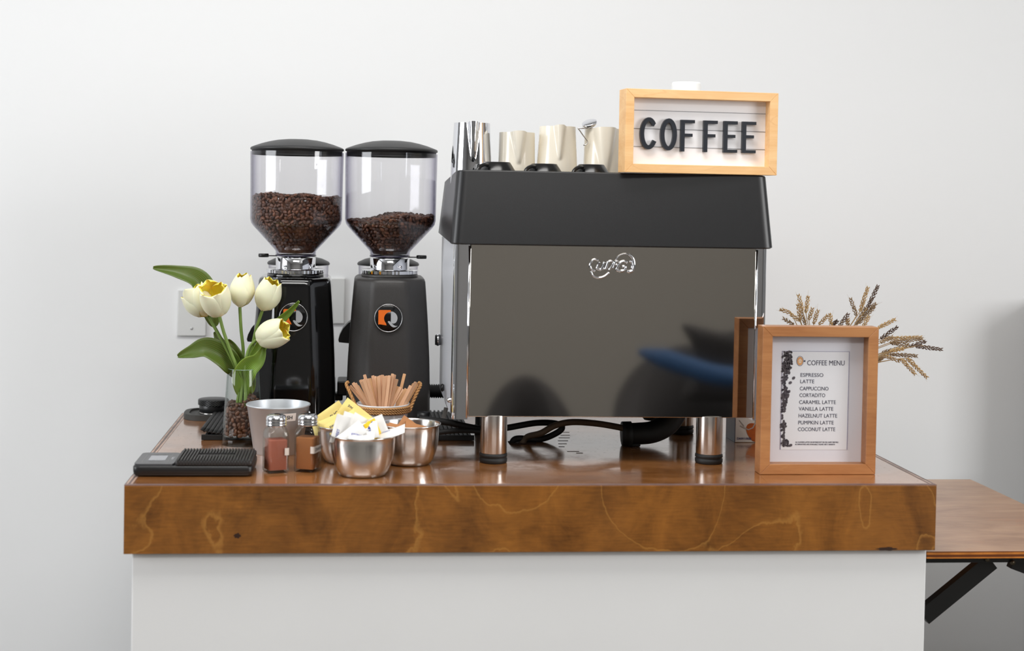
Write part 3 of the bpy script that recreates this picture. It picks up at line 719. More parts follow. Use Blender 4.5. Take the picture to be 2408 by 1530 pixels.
# ------------------------------------------------------------------ tamper station
tm = thing('tamping_mat', 'small black silicone tamping mat on the left back corner', 'mat', (0, 0, 0))
def tpoly(x0_, x1_, ya, yb, r): return rpoly([(x0_, ya), (x1_, ya), (x1_, yb), (x0_, yb)], r, 8)
tx0, tx1, ty0, ty1 = .012, .150, .662, .772
q = tpoly(tx0, tx1, ty0, ty1, [.05, .01, .01, .04])
qi = tpoly(tx0+.011, tx1-.011, ty0+.011, ty1+.0, [.042, .006, .002, .03])
MB().loft([[(a, b, z) for a, b in q] for z in (.0003, .006, .0075)]).build('pad', RUBG, tm, sharp=50)
mb = MB()
N_ = len(q)
V = [(a, b, .0075) for a, b in q]+[(a, b, .012) for a, b in q]+[(a, b, .012) for a, b in qi]+[(a, b, .0076) for a, b in qi]
F = []
for l in range(3):
    for k in range(N_): F.append((l*N_+k, l*N_+(k+1) % N_, (l+1)*N_+(k+1) % N_, (l+1)*N_+k))
mb.add(V, F, 0, False).build('raised_rim', RUBG, tm)
tp = thing('distribution_tamper', 'black knurled coffee distributor standing on the tamping mat', 'tamper', (.0725, .722, .0077))
MB().lathe([(0, 0), (.028, 0), (.029, .001), (.029, .0028), (.0275, .0035), (0, .0035)], 48).build('base_plate', STEEL, tp)
MB().lathe([(0, .0034), (.0285, .0034), (.0298, .005), (.0298, .0185), (.029, .0195), (0, .0195)], 48).build('barrel', BLKP, tp)
KNM = mat('knurled_black', (16, 16, 17), .35)
mb = MB(); nn = 60
mb.grid(lambda u, v: ((.0318+.0007*((int(u*nn+.5)+int(v*6+.5)) % 2))*cos(2*pi*u), (.0318+.0007*((int(u*nn+.5)+int(v*6+.5)) % 2))*sin(2*pi*u), .0195+.0105*v), nn, 7, cu=True, smooth=False)
mb.lathe([(.0318, .030), (.031, .0312), (0, .0315)], 48); mb.lathe([(0, .0195), (.0318, .0195)], 48)
mb.build('knurled_cap', KNM, tp)

# ------------------------------------------------------------------ kitchen scale
sc = thing('coffee_scale', 'flat black coffee scale with ribbed platform and grey display', 'scale', (.0035, .066, 0))
mb = MB(); mb.loft([[(a, b, z) for a, b in rpoly([(i, i), (.201-i, i), (.201-i, .112-i), (i, .112-i)], .012, 6)] for i, z in ((.004, .0015), (.001, .004), (0, .010), (0, .0165), (.0015, .019))])
mb.build('housing', BLKP, sc, sharp=60)
dp = mat('display_panel', (72, 73, 76), .3)
mb = MB(); mb.loft([[(a, b, z) for a, b in rpoly([(.002, .003), (.068, .003), (.068, .109), (.002, .109)], .010, 6)] for z in (.0186, .0222)])
pn = mb.build('display_panel', dp, sc, sharp=50)
MB().box((.021, .035, .0222), (.050, .078, .0226), .0001, 1).build('screen', mat('lcd_grey', (150, 152, 158), .2), pn)
mb = MB(); mb.ribbon(rect(.013, .056, .016, .092, .006), .0008, 0, .0001, True); me_ = MB().add([(a, c, -b) for a, b, c in mb.v], mb.f, 0, False).mesh('o')
obj('display_outline', me_, mat('grey_print', (128, 128, 130), .4), pn, (0, 0, .0225))
def flat_text(body, size, loc, rz, m_, parent, name='lettering', xs=1):
    me = text_mesh(body, size, .0001, 'CENTER', xs); me.transform(Matrix.Rotation(-pi/2, 4, 'X')); o = obj(name, me, m_, parent, loc, (0, 0, rz)); return o
flat_text('HARIO', .008, (.0635, .055, .0224), pi/2, mat('light_print', (185, 186, 190), .4), pn)
for yy_ in (.024, .086): flat_text('— • —', .007, (.035, yy_, .0225), 0, MATS['grey_print'], pn, 'button_print')
mb = MB(); mb.loft([[(a, b, z) for a, b in rpoly([(.070+i, .001+i), (.200-i, .001+i), (.200-i, .111-i), (.070+i, .111-i)], .008, 6)] for i, z in ((.001, .0192), (0, .021), (0, .0262), (.001, .0272))])
nr = 24
for i in range(nr):
    x = .0755+i*.119/(nr-1)
    if .105 < x < .165: segs = ((.004, .046), (.066, .108))
    else: segs = ((.004, .108),)
    for ya, yb_ in segs: mb.box((x-.0017, ya, .0270), (x+.0017, yb_, .0302), .0006, 1)
for i in range(nr):
    x = .0755+i*.119/(nr-1); mb.box((x-.0017, .0002, .0205), (x+.0017, .004, .0295), .0005, 1)
mb.build('ribbed_platform', mat('platform_rubber', (40, 39, 39), .5), sc)

# ------------------------------------------------------------------ glass vase with beans
vx, vy = .161, .389
vs_ = thing('glass_vase', 'clear tapered glass vase half filled with coffee beans', 'vase', (vx, vy, 0))
po = [(0, 0), (.0375, 0), (.0395, .002), (.0390, .012), (.0360, .055), (.0325, .105), (.0302, .1445), (.0298, .1455)]
pi_ = [(.0286, .1450), (.0308, .105), (.0342, .055), (.0370, .020), (.0360, .0165), (0, .0165)]
MB().lathe(po, 64).build('outer_wall', VASG, vs_)
MB().lathe(pi_, 64).build('inner_wall', VASG, vs_)
MB().lathe([(.0286, .1450), (.0292, .1462), (.0298, .1455)], 64).build('rim', mat('rim_glass', (150, 176, 162), .05, 0, coat=.5), vs_)
vrad = lambda z: .0372-(z-.018)*.052
vtop = lambda x, y: .083+.16*x+.25*y*(y > 0)+.003*sin(x*160)
place_beans(fill(vx, vy, vrad, .0215, vtop, .0088, 5), 135, 'roasted coffee bean inside the clear tulip vase', 'coffee beans in the tulip vase', 'roasted coffee beans at the far side of the tulip vase', (vx, vy, [(0, .021), (.027, .022), (.025, .05), (.022, .074), (0, .076)]))

# ------------------------------------------------------------------ tulips
PETO = mat('cream_petal', (255, 242, 208), .5, sss=.2, var=.05, vscale=40)
PETI = mat('yellow_petal_inside', (255, 226, 84), .5, emit=0, sss=.4)
def leaf_mat(name, c1, c2):
    k = bpy.data.materials.new(name); k.use_nodes = True; nt = k.node_tree; b = nt.nodes['Principled BSDF']; N = nt.nodes.new; L = nt.links.new
    uv = N('ShaderNodeUVMap'); sp = N('ShaderNodeSeparateXYZ'); L(uv.outputs[0], sp.inputs[0])
    mu = N('ShaderNodeMath'); mu.operation = 'MULTIPLY'; mu.inputs[1].default_value = 85; L(sp.outputs[0], mu.inputs[0]); sn = N('ShaderNodeMath'); sn.operation = 'SINE'; L(mu.outputs[0], sn.inputs[0])
    ma = N('ShaderNodeMapRange'); ma.inputs[1].default_value = -1; ma.inputs[2].default_value = 1; L(sn.outputs[0], ma.inputs[0])
    mx = N('ShaderNodeMixRGB'); mx.inputs[1].default_value = lin(c1); mx.inputs[2].default_value = lin(c2); L(ma.outputs[0], mx.inputs[0]); L(mx.outputs[0], b.inputs['Base Color'])
    b.inputs['Roughness'].default_value = .42; b.inputs['Subsurface Weight'].default_value = .1; b.inputs['Subsurface Scale'].default_value = .006
    return k
LEAFD = leaf_mat('dark_leaf', (66, 88, 28), (90, 112, 40)); LEAFL = leaf_mat('light_leaf', (96, 130, 40), (130, 162, 62))
STEM = mat('tulip_stem', (112, 138, 62), .5, var=.15, vscale=60)

def petal(R, H, phi, ro, open_, curl, seedv, wid=1.22):
    """double-skinned petal: outside cream, inside yellow"""
    rnd = random.Random(seedv); nu, nv = 13, 15; wob = rnd.uniform(-.09, .07)
    prof = lambda v: (.13+.87*sin(pi*min(1, v*1.12)**.72*.62)**.8)*(1-(.30-open_)*max(0, v-.45)**1.3/.46) if v < 1 else (.13+.87*sin(pi*.62)**.8)*(1-(.30-open_))
    def pt(u, v, ins):
        w = wid*(.16+.84*min(1, v/.38)**.8)*max(0, 1-max(0, (v-.40)/.603)**4.5)**.5
        th = phi+u*w; r = R*prof(v)*ro*(1-.13*u*u*(.4+v))-ins; r += R*.07*exp(-(u/.28)**2)*v*(1-v)*1.2
        z = H*(v*(1-.06*u*u*v*v)+wob*v)
        return Vector((max(r, .0004)*cos(th), max(r, .0004)*sin(th), z))
    mb = MB()
    mb.grid(lambda a, b: pt(a*2-1, 1-(1-b)**1.7, 0), nu, nv, 0)
    mb.grid(lambda a, b: pt(a*2-1, 1-(1-b)**1.7, .0009), nu, nv, 1)
    return mb
def tulip(label, base, axis, R, H, open_, stem, leaves, rot=0, seedv=0, roll=0):
    base = Vector(base); t = thing('tulip', label, 'tulip', tuple(base))
    q = Vector(axis).normalized().to_track_quat('Z', 'Y').to_euler()
    for k in range(6):
        inner = k % 2
        me = petal(R, H*(1.0 if inner else .97), rot+k*pi/3, .90 if inner else 1.0, open_, 1, seedv*10+k).mesh('petal')
        o = obj('petal', me, [PETO, PETI], t, (0, 0, 0), q); 
        
    for k in range(3):
        a = k*2.1+rot; MB().tube([(0, 0, .003), (.003*cos(a), .003*sin(a), .02), (.005*cos(a), .005*sin(a), .033)], [.0008, .001, .0018], 8).build('stamen', mat('stamen_yellow', (240, 196, 30), .6), t, (0, 0, 0), q)
    sp_ = [Vector(p)-base for p in stem]
    MB().tube(smooth_path(sp_, 8), .0032, 10).build('stem', STEM, t)
    for (pts, w_, m_, tw, fold) in leaves:
        P = smooth_path([Vector(p)-base for p in pts], 8); n = len(P); V = []; F = []; UV = []
        nu = 9
        for i, p in enumerate(P):
            tt = (P[min(i+1, n-1)]-P[max(i-1, 0)]).normalized(); v = i/(n-1)
            view = (CAM-base).normalized()
            side = tt.cross(view).normalized(); side = Matrix.Rotation(tw[0]+(tw[1]-tw[0])*v, 4, tt) @ side
            nrm = side.cross(tt).normalized()
            ww = w_*(sin(pi*min(1, (1-v)*.93+.02)**.75)**.85 if v > 0 else .25)*.5
            ww = w_*.6*max(.03, (sin(pi*(v**.8)*.94+.12)))**.8
            for j in range(nu):
                u = j/(nu-1)*2-1
                V.append(p+side*(ww*u)+nrm*(fold*ww*(abs(u)**1.4)-fold*ww*.3)+nrm*.0012*sin(v*11+u*3)); UV.append((u*.5+.5, v))
        for i in range(n-1):
            for j in range(nu-1): F.append((i*nu+j, i*nu+j+1, (i+1)*nu+j+1, (i+1)*nu+j))
        mb = MB().add(V, F); me = mb.mesh('leaf'); ul = me.uv_layers.new(name='UVMap')
        for lp in me.loops: ul.data[lp.index].uv = UV[lp.vertex_index]
        o = obj('leaf', me, m_, t); s_ = o.modifiers.new('t', 'SOLIDIFY'); s_.thickness = .0008
    return t
vd = vy
def PX(pts, d=vd): return [Y(a, b, (d if not isinstance(d, (list, tuple)) else d[i])) for i, (a, b) in enumerate(pts)]
bot = lambda dx=0, dy=0: [(vx+.001+dx*.6, vy-.004+dy, .12), (vx+dx, vy-.006+dy, .078), (vx+dx*1.1, vy+dy, .03)]
# far left flower, opening up and to the left
tulip('cream tulip at the far left, facing up left, beside the big raised leaf', Y(490, 742, .375), (-.52, -.10, .85), .0290, .064, .24,
      PX([(490, 742), (508, 775), (530, 815), (552, 860)], .375)+bot(-.010), 
      [(PX([(505, 768), (494, 728), (484, 690), (462, 655), (415, 640), (360, 630)], [.385, .40, .41, .41, .405, .40]), .036, LEAFD, (.2, .5), .55),
       (PX([(556, 878), (545, 845), (522, 812), (504, 780)], .395), .022, LEAFD, (.3, .2), .4)], rot=.5, seedv=1)
tulip('cream tulip left of centre, open toward the camera with yellow inside', Y(516, 742, .362), (-.16, -.50, .85), .0295, .066, .32,
      PX([(516, 742), (526, 780), (542, 825), (558, 865)], .368)+bot(-.004, -.004),
      [(PX([(560, 885), (548, 862), (522, 836), (485, 818), (450, 828), (418, 838)], [.39, .385, .375, .37, .37, .37]), .036, LEAFD, (.1, .5), .5)], rot=.2, seedv=2)
tulip('closed upright cream tulip in the middle of the bunch', Y(564, 722, .40), (.10, -.02, 1), .0262, .067, -.10,
      PX([(564, 722), (567, 775), (572, 825), (569, 870)], .40)+bot(.002, .004), [(PX([(566, 890), (562, 855), (550, 825), (536, 798)], .40), .024, LEAFD, (-.3, 0), .4)], rot=.9, seedv=3)
tulip('cream tulip before the gloss black grinder, tilting right, upper of the two', Y(617, 730, .40), (.30, -.22, .92), .0272, .068, .0,
      PX([(617, 730), (602, 775), (592, 820), (578, 868)], .40)+bot(.006, .004),
      [(PX([(582, 884), (592, 850), (613, 812), (645, 768), (678, 735), (703, 707)], [.40, .40, .405, .41, .41, .41]), .020, LEAFL, (.2, .6), .5)], rot=1.1, seedv=4)
tulip('cream tulip lowest on the right, opening sideways with bright yellow inside', Y(604, 798, .37), (.84, -.42, .36), .0290, .068, .16,
      PX([(604, 798), (588, 815), (578, 845), (574, 872)], .372)+bot(.006, -.006),
      [(PX([(572, 935), (570, 895), (582, 865), (606, 845), (620, 815)], [.385, .375, .368, .37, .375]), .034, LEAFL, (-.2, .5), .45),
       (PX([(590, 925), (590, 890), (594, 862)], [.39, .385, .385]), .016, LEAFL, (0, 0), .3)], rot=.3, seedv=5)

# ------------------------------------------------------------------ pail
pl = thing('metal_pail', 'small galvanised metal pail with a TRASH label', 'pail', (.233, .305, 0))
MB().lathe([(0, .004), (.0425, .004), (.0435, .0), (.0445, .002), (.0575, .0868), (.0592, .0878), (.0598, .0893), (.0590, .0907), (.0576, .0905), (.0570, .0885), (.0440, .008), (0, .006)], 72).build('bucket', mat('galvanised_steel', (194, 198, 202), .40, .45, bump=.12, bscale=90, var=.12, vscale=30), pl, sharp=60)
mb = MB(); mb.tube([(0, 0, 0), (.004, 0, .001)], .004, 14); mb.build('ear', CHROME, pl, (.0560, -.012, .0745))
lr = .0562
def wrap(mb, a0, a1, za, zb, r_of, n=10, mi=0):
    mb.grid(lambda u, v: (r_of(za+(zb-za)*v)*cos(a0+(a1-a0)*u), r_of(za+(zb-za)*v)*sin(a0+(a1-a0)*u), za+(zb-za)*v), n, 2, mi)
rof = lambda z: .0445+(z-.002)*.1533+.0006
mb = MB(); wrap(mb, radians(-92), radians(-52), .0655, .080, rof)
lb = mb.build('paper_label', mat('label_paper', (226, 214, 206), .6), pl)
me = text_mesh('TRASH', .0095, .0001, 'LEFT', 1.0, .0002)
for v in me.vertices:
    z = .0692+v.co.z; a = radians(-89)+v.co.x/.0555; rr = rof(z)+.0004; v.co = (rr*cos(a), rr*sin(a), z)
obj('lettering', me, mat('grey_ink', (70, 70, 74), .6), lb)

# ------------------------------------------------------------------ spice shakers
def shaker(label, loc, rz, powder, fillz, lab, h=0):
    t = thing('spice_shaker', label, 'shaker', loc, rz)
    def sq(hw, z, r): return [(a, b, z) for a, b in rpoly([(-hw, -hw), (hw, -hw), (hw, hw), (-hw, hw)], r, 5)]
    def rnd(r, z, n=24):   # same vertex count and order as sq
        out = []
        for i in range(4):
            for k in range(6): a = -3*pi/4+i*pi/2+(k/5-.5)*pi/2*.96; out.append((r*cos(a), r*sin(a), z))
        return out
    prof = [('s', .0165, .0, .006), ('s', .0190, .0015, .007), ('s', .0195, .006, .007), ('s', .0192, .06, .007), ('s', .0190, .068, .008), ('s', .0170, .0745, .010), ('r', .0158, .079), ('r', .0150, .082), ('r', .0150, .087)]
    rings = [sq(p[1], p[2], p[3]) if p[0] == 's' else rnd(p[1], p[2]) for p in prof]
    MB().loft(rings, cap1=False).build('glass_jar', SHKG, t)
    rings = [sq(p[1]-.0025, max(p[2], .005), max(.001, p[3]-.002)) if p[0] == 's' else rnd(p[1]-.002, p[2]) for p in prof]
    MB().loft(rings, cap1=False).build('inner_wall', SHKG, t)
    pm = mat('powder_'+label.split()[0], powder, .9, bump=.3, bscale=400, var=.08, vscale=60)
    MB().loft([sq(.0150, .0095, .005), sq(.0164, .0055, .005), sq(.0164, fillz, .005), sq(.0160, fillz+.0006, .005)]).build('powder', pm, t, sharp=60)
    cap = MB().lathe([(.0152, .0795), (.0172, .0800), (.0178, .0815), (.0172, .0832), (.0170, .0840), (.0178, .0856), (.0174, .0875), (.0170, .0885), (.0176, .0900), (.0176, .0935), (.0160, .0975), (.0120, .0995), (.006, .1003), (0, .1004)], 40).build('cap', CHROME, t)
    mb = MB()
    for i in range(7):
        a = i*2*pi/6; rr = .007 if i < 6 else 0; mb.lathe([(0, .1004-rr*.09), (.0011, .1004-rr*.09)], 8, (rr*cos(a), rr*sin(a), .0003))
    mb.build('pour_hole', BLKP, cap)
    LP = mat('white_label', (228, 220, 212), .6)
    if lab == 0:
        mb = MB(); mb.grid(lambda u, v: ((.010+.0075*u, -.01975, .031+.0125*v) if True else 0), 3, 3); l_ = mb.build('paper_label', LP, t); l_.location = (0, 0, 0)
    else:
        # runs from the front face round the corner onto the right face
        def lp(s, z):
            if s < .006: return (.0128+s, -.01975, z)
            a = (s-.006)/.0011
            if s < .008: k = (s-.006)/.002*pi/2; return (.0180+.0018*sin(k)-.0002, -.0180-.0018*cos(k)+.0002, z)
            return (.01985, -.0178+(s-.008), z)
        mb = MB(); mb.grid(lambda u, v: lp(.038*u, .034+.012*v+.0*u), 24, 3)
        l_ = mb.build('paper_label', LP, t)
        me = text_mesh('CINNAMON', .0078, .0001, 'LEFT', .85)
        for v in me.vertices:
            q = Vector(lp(.0095+v.co.x, .0375+v.co.z)); v.co = q+Vector((.0002, -.0001, 0))
        obj('lettering', me, mat('grey_ink', (70, 70, 74), .6), l_)
    return t
shaker('reddish brown powder in the left glass shaker with chrome cap', (.240, .1165, 0), radians(20), (174, 102, 84), .056, 0)
shaker('cinnamon shaker, orange brown powder with a white label round its corner', (.2945, .125, 0), radians(-20), (180, 114, 66), .059, 1)

# ------------------------------------------------------------------ steel bowls
def bowl(label, cx, cy, R, hgt):
    t = thing('steel_bowl', label, 'bowl', (cx, cy, 0), 0, None)
    o = [(0, .0), (.62*R, 0), (.70*R, .0025), (.78*R, .010), (.87*R, .024), (.925*R, .040), (.95*R, .058), (.955*R, hgt-.004), (.97*R, hgt-.002), (.995*R, hgt-.0012), (1.0*R, hgt), (.985*R, hgt+.0008), (.955*R, hgt)]
    i_ = [(.940*R, hgt-.003), (.935*R, .058), (.905*R, .040), (.85*R, .026), (.75*R, .012), (.60*R, .004), (0, .003)]
    MB().lathe(o+i_, 72).build('bowl_shell', mat('satin_bowl_steel', (216, 214, 212), .22, 1, aniso=.85), t)
    return t
bowl('front steel bowl holding white and yellow sweetener packets', .390, .092, .0585, .0695)
bowl('steel bowl on the left holding yellow sweetener packets, behind the shaker', .364, .213, .0585, .0665)
bowl('steel bowl on the right holding brown sugar packets', .4735, .196, .0570, .0725)

def packet_mesh(w, h, puff, seedv):
    rnd = random.Random(seedv); a, b = rnd.uniform(-1, 1), rnd.uniform(0, 6)
    mb = MB(); nu, nv = 13, 9
    def f_(s):
        def g(u, v):
            x = (u-.5)*w; z = (v-.5)*h; e = max(0, sin(pi*u))**.6*max(0, sin(pi*v))**.6
            return (x, s*(puff*e*.5+.0002)+.0016*sin(u*5+b)*a+.0006*sin(v*17+u*4)*e, z)
        return g
    mb.grid(f_(-1), nu, nv); mb.grid(f_(1), nu, nv)
    return mb
def packet(label, group, p, rot, m_, w=.062, h=.040, seedv=0, marks=()):
    t = thing('sweetener_packet', label, 'packet', tuple(p), 0, group); t.rotation_euler = rot
    packet_mesh(w, h, .006, seedv).build('paper_sachet', m_, t)
    for (body, size, x, z, col) in marks:
        me = text_mesh(body, size, .00008, 'LEFT', 1.0, .0001)
        rnd = random.Random(seedv); a_, b_ = rnd.uniform(-1, 1), rnd.uniform(0, 6)
        for v in me.vertices:
            X = x+v.co.x; Z = z+v.co.z; u = X/w+.5; vv = Z/h+.5; u = min(max(u, 0), 1); vv = min(max(vv, 0), 1)
            e = max(0, sin(pi*u))**.6*max(0, sin(pi*vv))**.6
            v.co = (X, -(.006*e*.5+.0002)+.0016*sin(u*5+b_)*a_+.0006*sin(vv*17+u*4)*e-.0004, Z)
        obj('lettering', me, col, t)
    return t
YEL = mat('yellow_sachet_paper', (242, 220, 134), .55, bump=.2, bscale=120); WHP = mat('white_sachet_paper', (238, 236, 232), .55, bump=.2, bscale=120)
BRN = mat('brown_sachet_paper', (178, 122, 76), .7, bump=.2, bscale=120)
NAVY = mat('navy_print', (42, 52, 110), .6); RED = mat('red_print', (206, 84, 60), .6); YINK = mat('yellow_print', (250, 204, 20), .6); BINK = mat('blue_print', (70, 90, 190), .6)
D = radians
yl = [  # px, py, y, lean x, roll(y axis), yaw
 (778, 982, .250, -12, -35, 8, 'yellow packet at the top left of the left bowl, overlapping the others', .060, .036),
 (772, 1003, .222, -22, -24, -16, 'yellow packet nearest the shaker at the left rim of its bowl', .058, .034),
 (812, 980, .258, -8, -52, -4, 'yellow packet standing upright at the very back of the left bowl', .060, .036),
 (834, 978, .240, -14, 38, 6, 'yellow packet sticking up furthest with red and blue print', .062, .038),
 (806, 1000, .205, -26, -30, 4, 'yellow packet in front with a dark blue word along its top edge', .060, .034),
 (852, 990, .222, -20, 40, 14, 'yellow packet at the right rim leaning toward the white packets', .058, .034),
 (828, 1010, .190, -34, 4, -6, 'yellow packet lowest in the middle of its bowl', .056, .034),
 (868, 1004, .212, -24, 22, 2, 'yellow packet furthest right, behind the white packets', .052, .032),
]
for i, (px, py, y_, lx, ry, rz_, lab, w_, h_) in enumerate(yl):
    mk_ = [('SWEETENER', .0062, -.022, .006, NAVY), ('SUGAR', .009, -.010, -.010, RED)] if i in (3, 4) else ([('SUGAR', .009, 0, -.002, NAVY)] if i in (0, 2) else [('SWEET', .006, -.02, -.006, RED)])
    packet(lab, 'yellow packets in the left bowl', Y(px, py, y_), (D(lx), D(ry), D(rz_)), YEL, w_, h_, i+1, mk_)
wl = [
 (800, 1010, .080, -12, -72, 30, 'white packet standing on edge at the left of the front bowl', .050, .026),
 (814, 1006, .092, -10, -70, 40, 'second white packet on edge, just right of the leftmost one', .054, .026),
 (832, 1008, .098, -14, -58, 20, 'white packet leaning steeply behind the blue emblem packet', .052, .026),
 (826, 1022, .068, -30, -36, 8, 'white packet leaning diagonally left over the front rim', .050, .026),
 (850, 1028, .064, -38, 4, 0, 'white packet lying low at the front rim of the front bowl', .044, .026),
 (860, 1014, .088, -26, -14, -6, 'white packet with a blue emblem in the middle of the front bowl', .044, .030),
 (880, 1014, .092, -22, 62, 4, 'bright yellow packet right of the blue emblem packet', .040, .024),
 (894, 1010, .098, -16, 66, -18, 'white packet leaning right, between bright yellow packet and rim', .048, .026),
 (918, 1018, .088, -62, -22, -14, 'white packet reaching over the right rim of the front bowl', .054, .026),
]
for i, (px, py, y_, lx, ry, rz_, lab, w_, h_) in enumerate(wl):
    mk_ = [('●', .026, -.012, -.0085, BINK), ('SWEET', .006, -.009, -.003, MATS['white_sachet_paper'])] if i == 5 else [('SUGAR', .006, -.018, -.010, YINK)] if i % 2 else [('SWEET', .006, -.018, .002, BINK)]
    packet(lab, 'white packets in the front bowl', Y(px, py, y_), (D(lx), D(ry), D(rz_)), WHP if i != 6 else mat('bright_yellow_sachet', (250, 204, 30), .55), w_, h_, 20+i, mk_)
bl_ = [
 (914, 1012, .172, -28, 4, 6, 'brown packet at the left of the right bowl with small print', .054, .026),
 (948, 1014, .160, -58, 10, -4, 'brown packet lying in the front of the right bowl', .056, .032),
 (966, 1010, .208, -22, 36, 2, 'brown packet sticking up from the middle of the right bowl', .050, .030),
 (988, 1012, .200, -56, 20, 10, 'brown packet at the right of its bowl, under the upright one', .056, .030),
]
for i, (px, py, y_, lx, ry, rz_, lab, w_, h_) in enumerate(bl_):
    packet(lab, 'brown packets in the right bowl', Y(px, py, y_), (D(lx), D(ry), D(rz_)), BRN, w_, h_, 40+i, [('RAW', .008, -.008, -.006, mat('brown_print', (96, 52, 30), .6))] if i == 0 else [])

# ------------------------------------------------------------------ stirrer pot
px_, py_ = .4285, .335
pt = thing('stirrer_pot', 'white ceramic pot wrapped with jute rope, holding wooden stirrers', 'pot', (px_, py_, 0))
zr = .0875
MB().lathe([(0, 0), (.034, 0), (.036, .002), (.040, .03), (.0445, .050), (.0445, .0535), (.0460, .0545), (.0462, .058), (.0455, .0595), (.0470, .068), (.0485, zr-.003), (.0500, zr-.001), (.0500, zr+.001), (.0480, zr+.001), (.0465, zr-.004), (.043, .05), (.038, .03), (.034, .006), (0, .006)], 64).build('ceramic_bowl', CERAM, pt)
def twist(path, r, strands, turns):
    mb = MB(); P = [Vector(p) for p in path]; n = len(P)
    for s in range(strands):
        pts = []; prev = None
        for i, p in enumerate(P):
            t = (P[min(i+1, n-1)]-P[max(i-1, 0)]).normalized()
            if prev is None: a = t.orthogonal().normalized()
            else: a = (prev-t*prev.dot(t)).normalized()
            prev = a; b = t.cross(a); q = 2*pi*(turns*i/(n-1)+s/strands)
            pts.append(p+(a*cos(q)+b*sin(q))*r*.5)
        mb.tube(pts, r*.62, 7)
    return mb
for k in range(3):
    z = zr-.0040-.0042*k; R = .0520-.0005*k
    twist([(R*cos(2*pi*i/120), R*sin(2*pi*i/120), z) for i in range(121)], .0028, 2, 30).build('rope_wrap', JUTE, pt)
for sx_ in (-1, 1):
    for dy_ in (-.012, .012):
        pts = smooth_path([(sx_*.0505, dy_*1.3, zr-.012), (sx_*.056, dy_, zr+.004), (sx_*.064, dy_*.6, zr+.022), (sx_*.0705, dy_*.12, zr+.036), (sx_*.0665, -dy_*.1, zr+.040)], 8)
        twist(pts, .0030, 2, 6).build('rope_handle', JUTE, pt)
STK = [mat('stirrer_wood', (232, 184, 146), .6, var=.1, vscale=30), mat('stirrer_wood_tan', (210, 162, 116), .6, var=.1, vscale=30)]
tops = [(1265, 225), (1300, 190), (1325, 197), (1350, 225), (1385, 158), (1400, 175), (1430, 98), (1420, 150), (1465, 145), (1490, 140), (1525, 108), (1510, 160), (1550, 115), (1575, 130), (1590, 115), (1612, 106), (1635, 100), (1655, 128), (1670, 112), (1690, 110), (1715, 108), (1735, 125), (1752, 88), (1772, 98), (1800, 150), (1815, 232), (1840, 240), (1886, 88), (1862, 258), (1902, 255), (1955, 222), (1990, 200), (2013, 182), (2032, 200), (1975, 232)]
random.seed(11)
st_mesh = None
for i, (a, b) in enumerate(tops):
    dy_ = random.uniform(-.022, .026)
    top = Y(560+a/4.816, 860+b/4.816, py_+dy_*1.3)
    ctr = 1630; bx = ctr+(a-ctr)*.55 if a < 1880 else ctr+(a-ctr)*.68
    rimp = Y(560+bx/4.816, 948, py_+dy_)
    d = (top-rimp).normalized(); zb = .012
    botp = rimp-d*((rimp.z-zb)/d.z)
    c_ = Vector((px_, py_, 0)); v_ = Vector((botp.x, botp.y, 0))-c_
    if v_.length > .026: v_ = v_.normalized()*.026; botp = Vector((px_+v_.x, py_+v_.y, zb)); d = (top-botp).normalized()
    L_ = (top-botp).length; wv = .0030
    mb = MB(); mb.prism(rpoly([(-wv, 0), (wv, 0), (wv, L_), (-wv, L_)], .0016, 4), -.0007, .0007)
    o = mb.build('wooden_stirrer', STK[i % 2 if random.random() < .5 else 0], None, tuple(botp))
    zax = d; yax = Vector((random.uniform(-.6, .6), 1, 0)); xax = yax.cross(zax).normalized(); yax = zax.cross(xax)
    o.rotation_euler = Matrix((xax, yax, zax)).transposed().to_euler()
    tag(o, 'flat wooden coffee stirrer standing in the rope-wrapped pot', 'stirrer', 'wooden stirrers in the pot')

# ------------------------------------------------------------------ things on the machine top
zt0 = z1+.1235-.027     # tray height
def pitcher(label, cx, cy, rt_, rb_, ztop, kind, m_, spd=.007, spz=.55, spw=.55):
    t = thing('milk_pitcher', label, 'pitcher', (cx, cy, zt0), 0, None)
    H = ztop-zt0; nu, nv = 96, 40
    def rad(v):
        if kind == 'cone': return rb_+(rt_-rb_)*v
        s_ = v*v*(3-2*v); return rb_+(rt_-rb_)*s_ + (.0012*sin(pi*v*1.0))
    def surf(ins):
        def g(u, v):
            a = 2*pi*u-pi/2; r = rad(v)-ins; d = (u if u < .5 else u-1)*2*pi        # 0 = toward the camera
            k = max(0, (v-(1-spz))/spz); wdt = spw*(.30+.70*k)
            sp = max(0, 1-abs(d)/wdt); sp = min(1, sp*1.25); sp = sp*sp*(3-2*sp)
            r += spd*(k**.5)*sp*(1 if k > 0 else 0)
            z = .002+H*v + (.0022*sp*(v**14))
            return (r*cos(a), r*sin(a), z)
        return g
    mb = MB(); mb.grid(surf(0), nu, nv, cu=True); mb.grid(surf(.0012), nu, nv, cu=True)
    mb.lathe([(0, .0012), (rb_-.003, .0012), (rb_-.001, .0), (rad(0), .002)], 64)
    mb.build('jug', m_, t)
    hp = smooth_path([(0, rt_-.002, H*.86), (0, rt_+.016, H*.88), (0, rt_+.026, H*.7), (0, rb_+.022, H*.35), (0, rb_-.002, H*.22)], 8)
    MB().tube(hp, .004, 10, flat=.5).build('handle', m_, t)
    return t
pitcher('polished steel milk pitcher at the left end of the machine top', .5885, .34, .0345, .0388, .6195, 'bell', CHROME, .010, .56, .36)
pitcher('shorter cream straight-sided milk pitcher, next to the steel one', .6750, .34, .0340, .0358, .6035, 'cone', CREAM, .012, .52, .52)
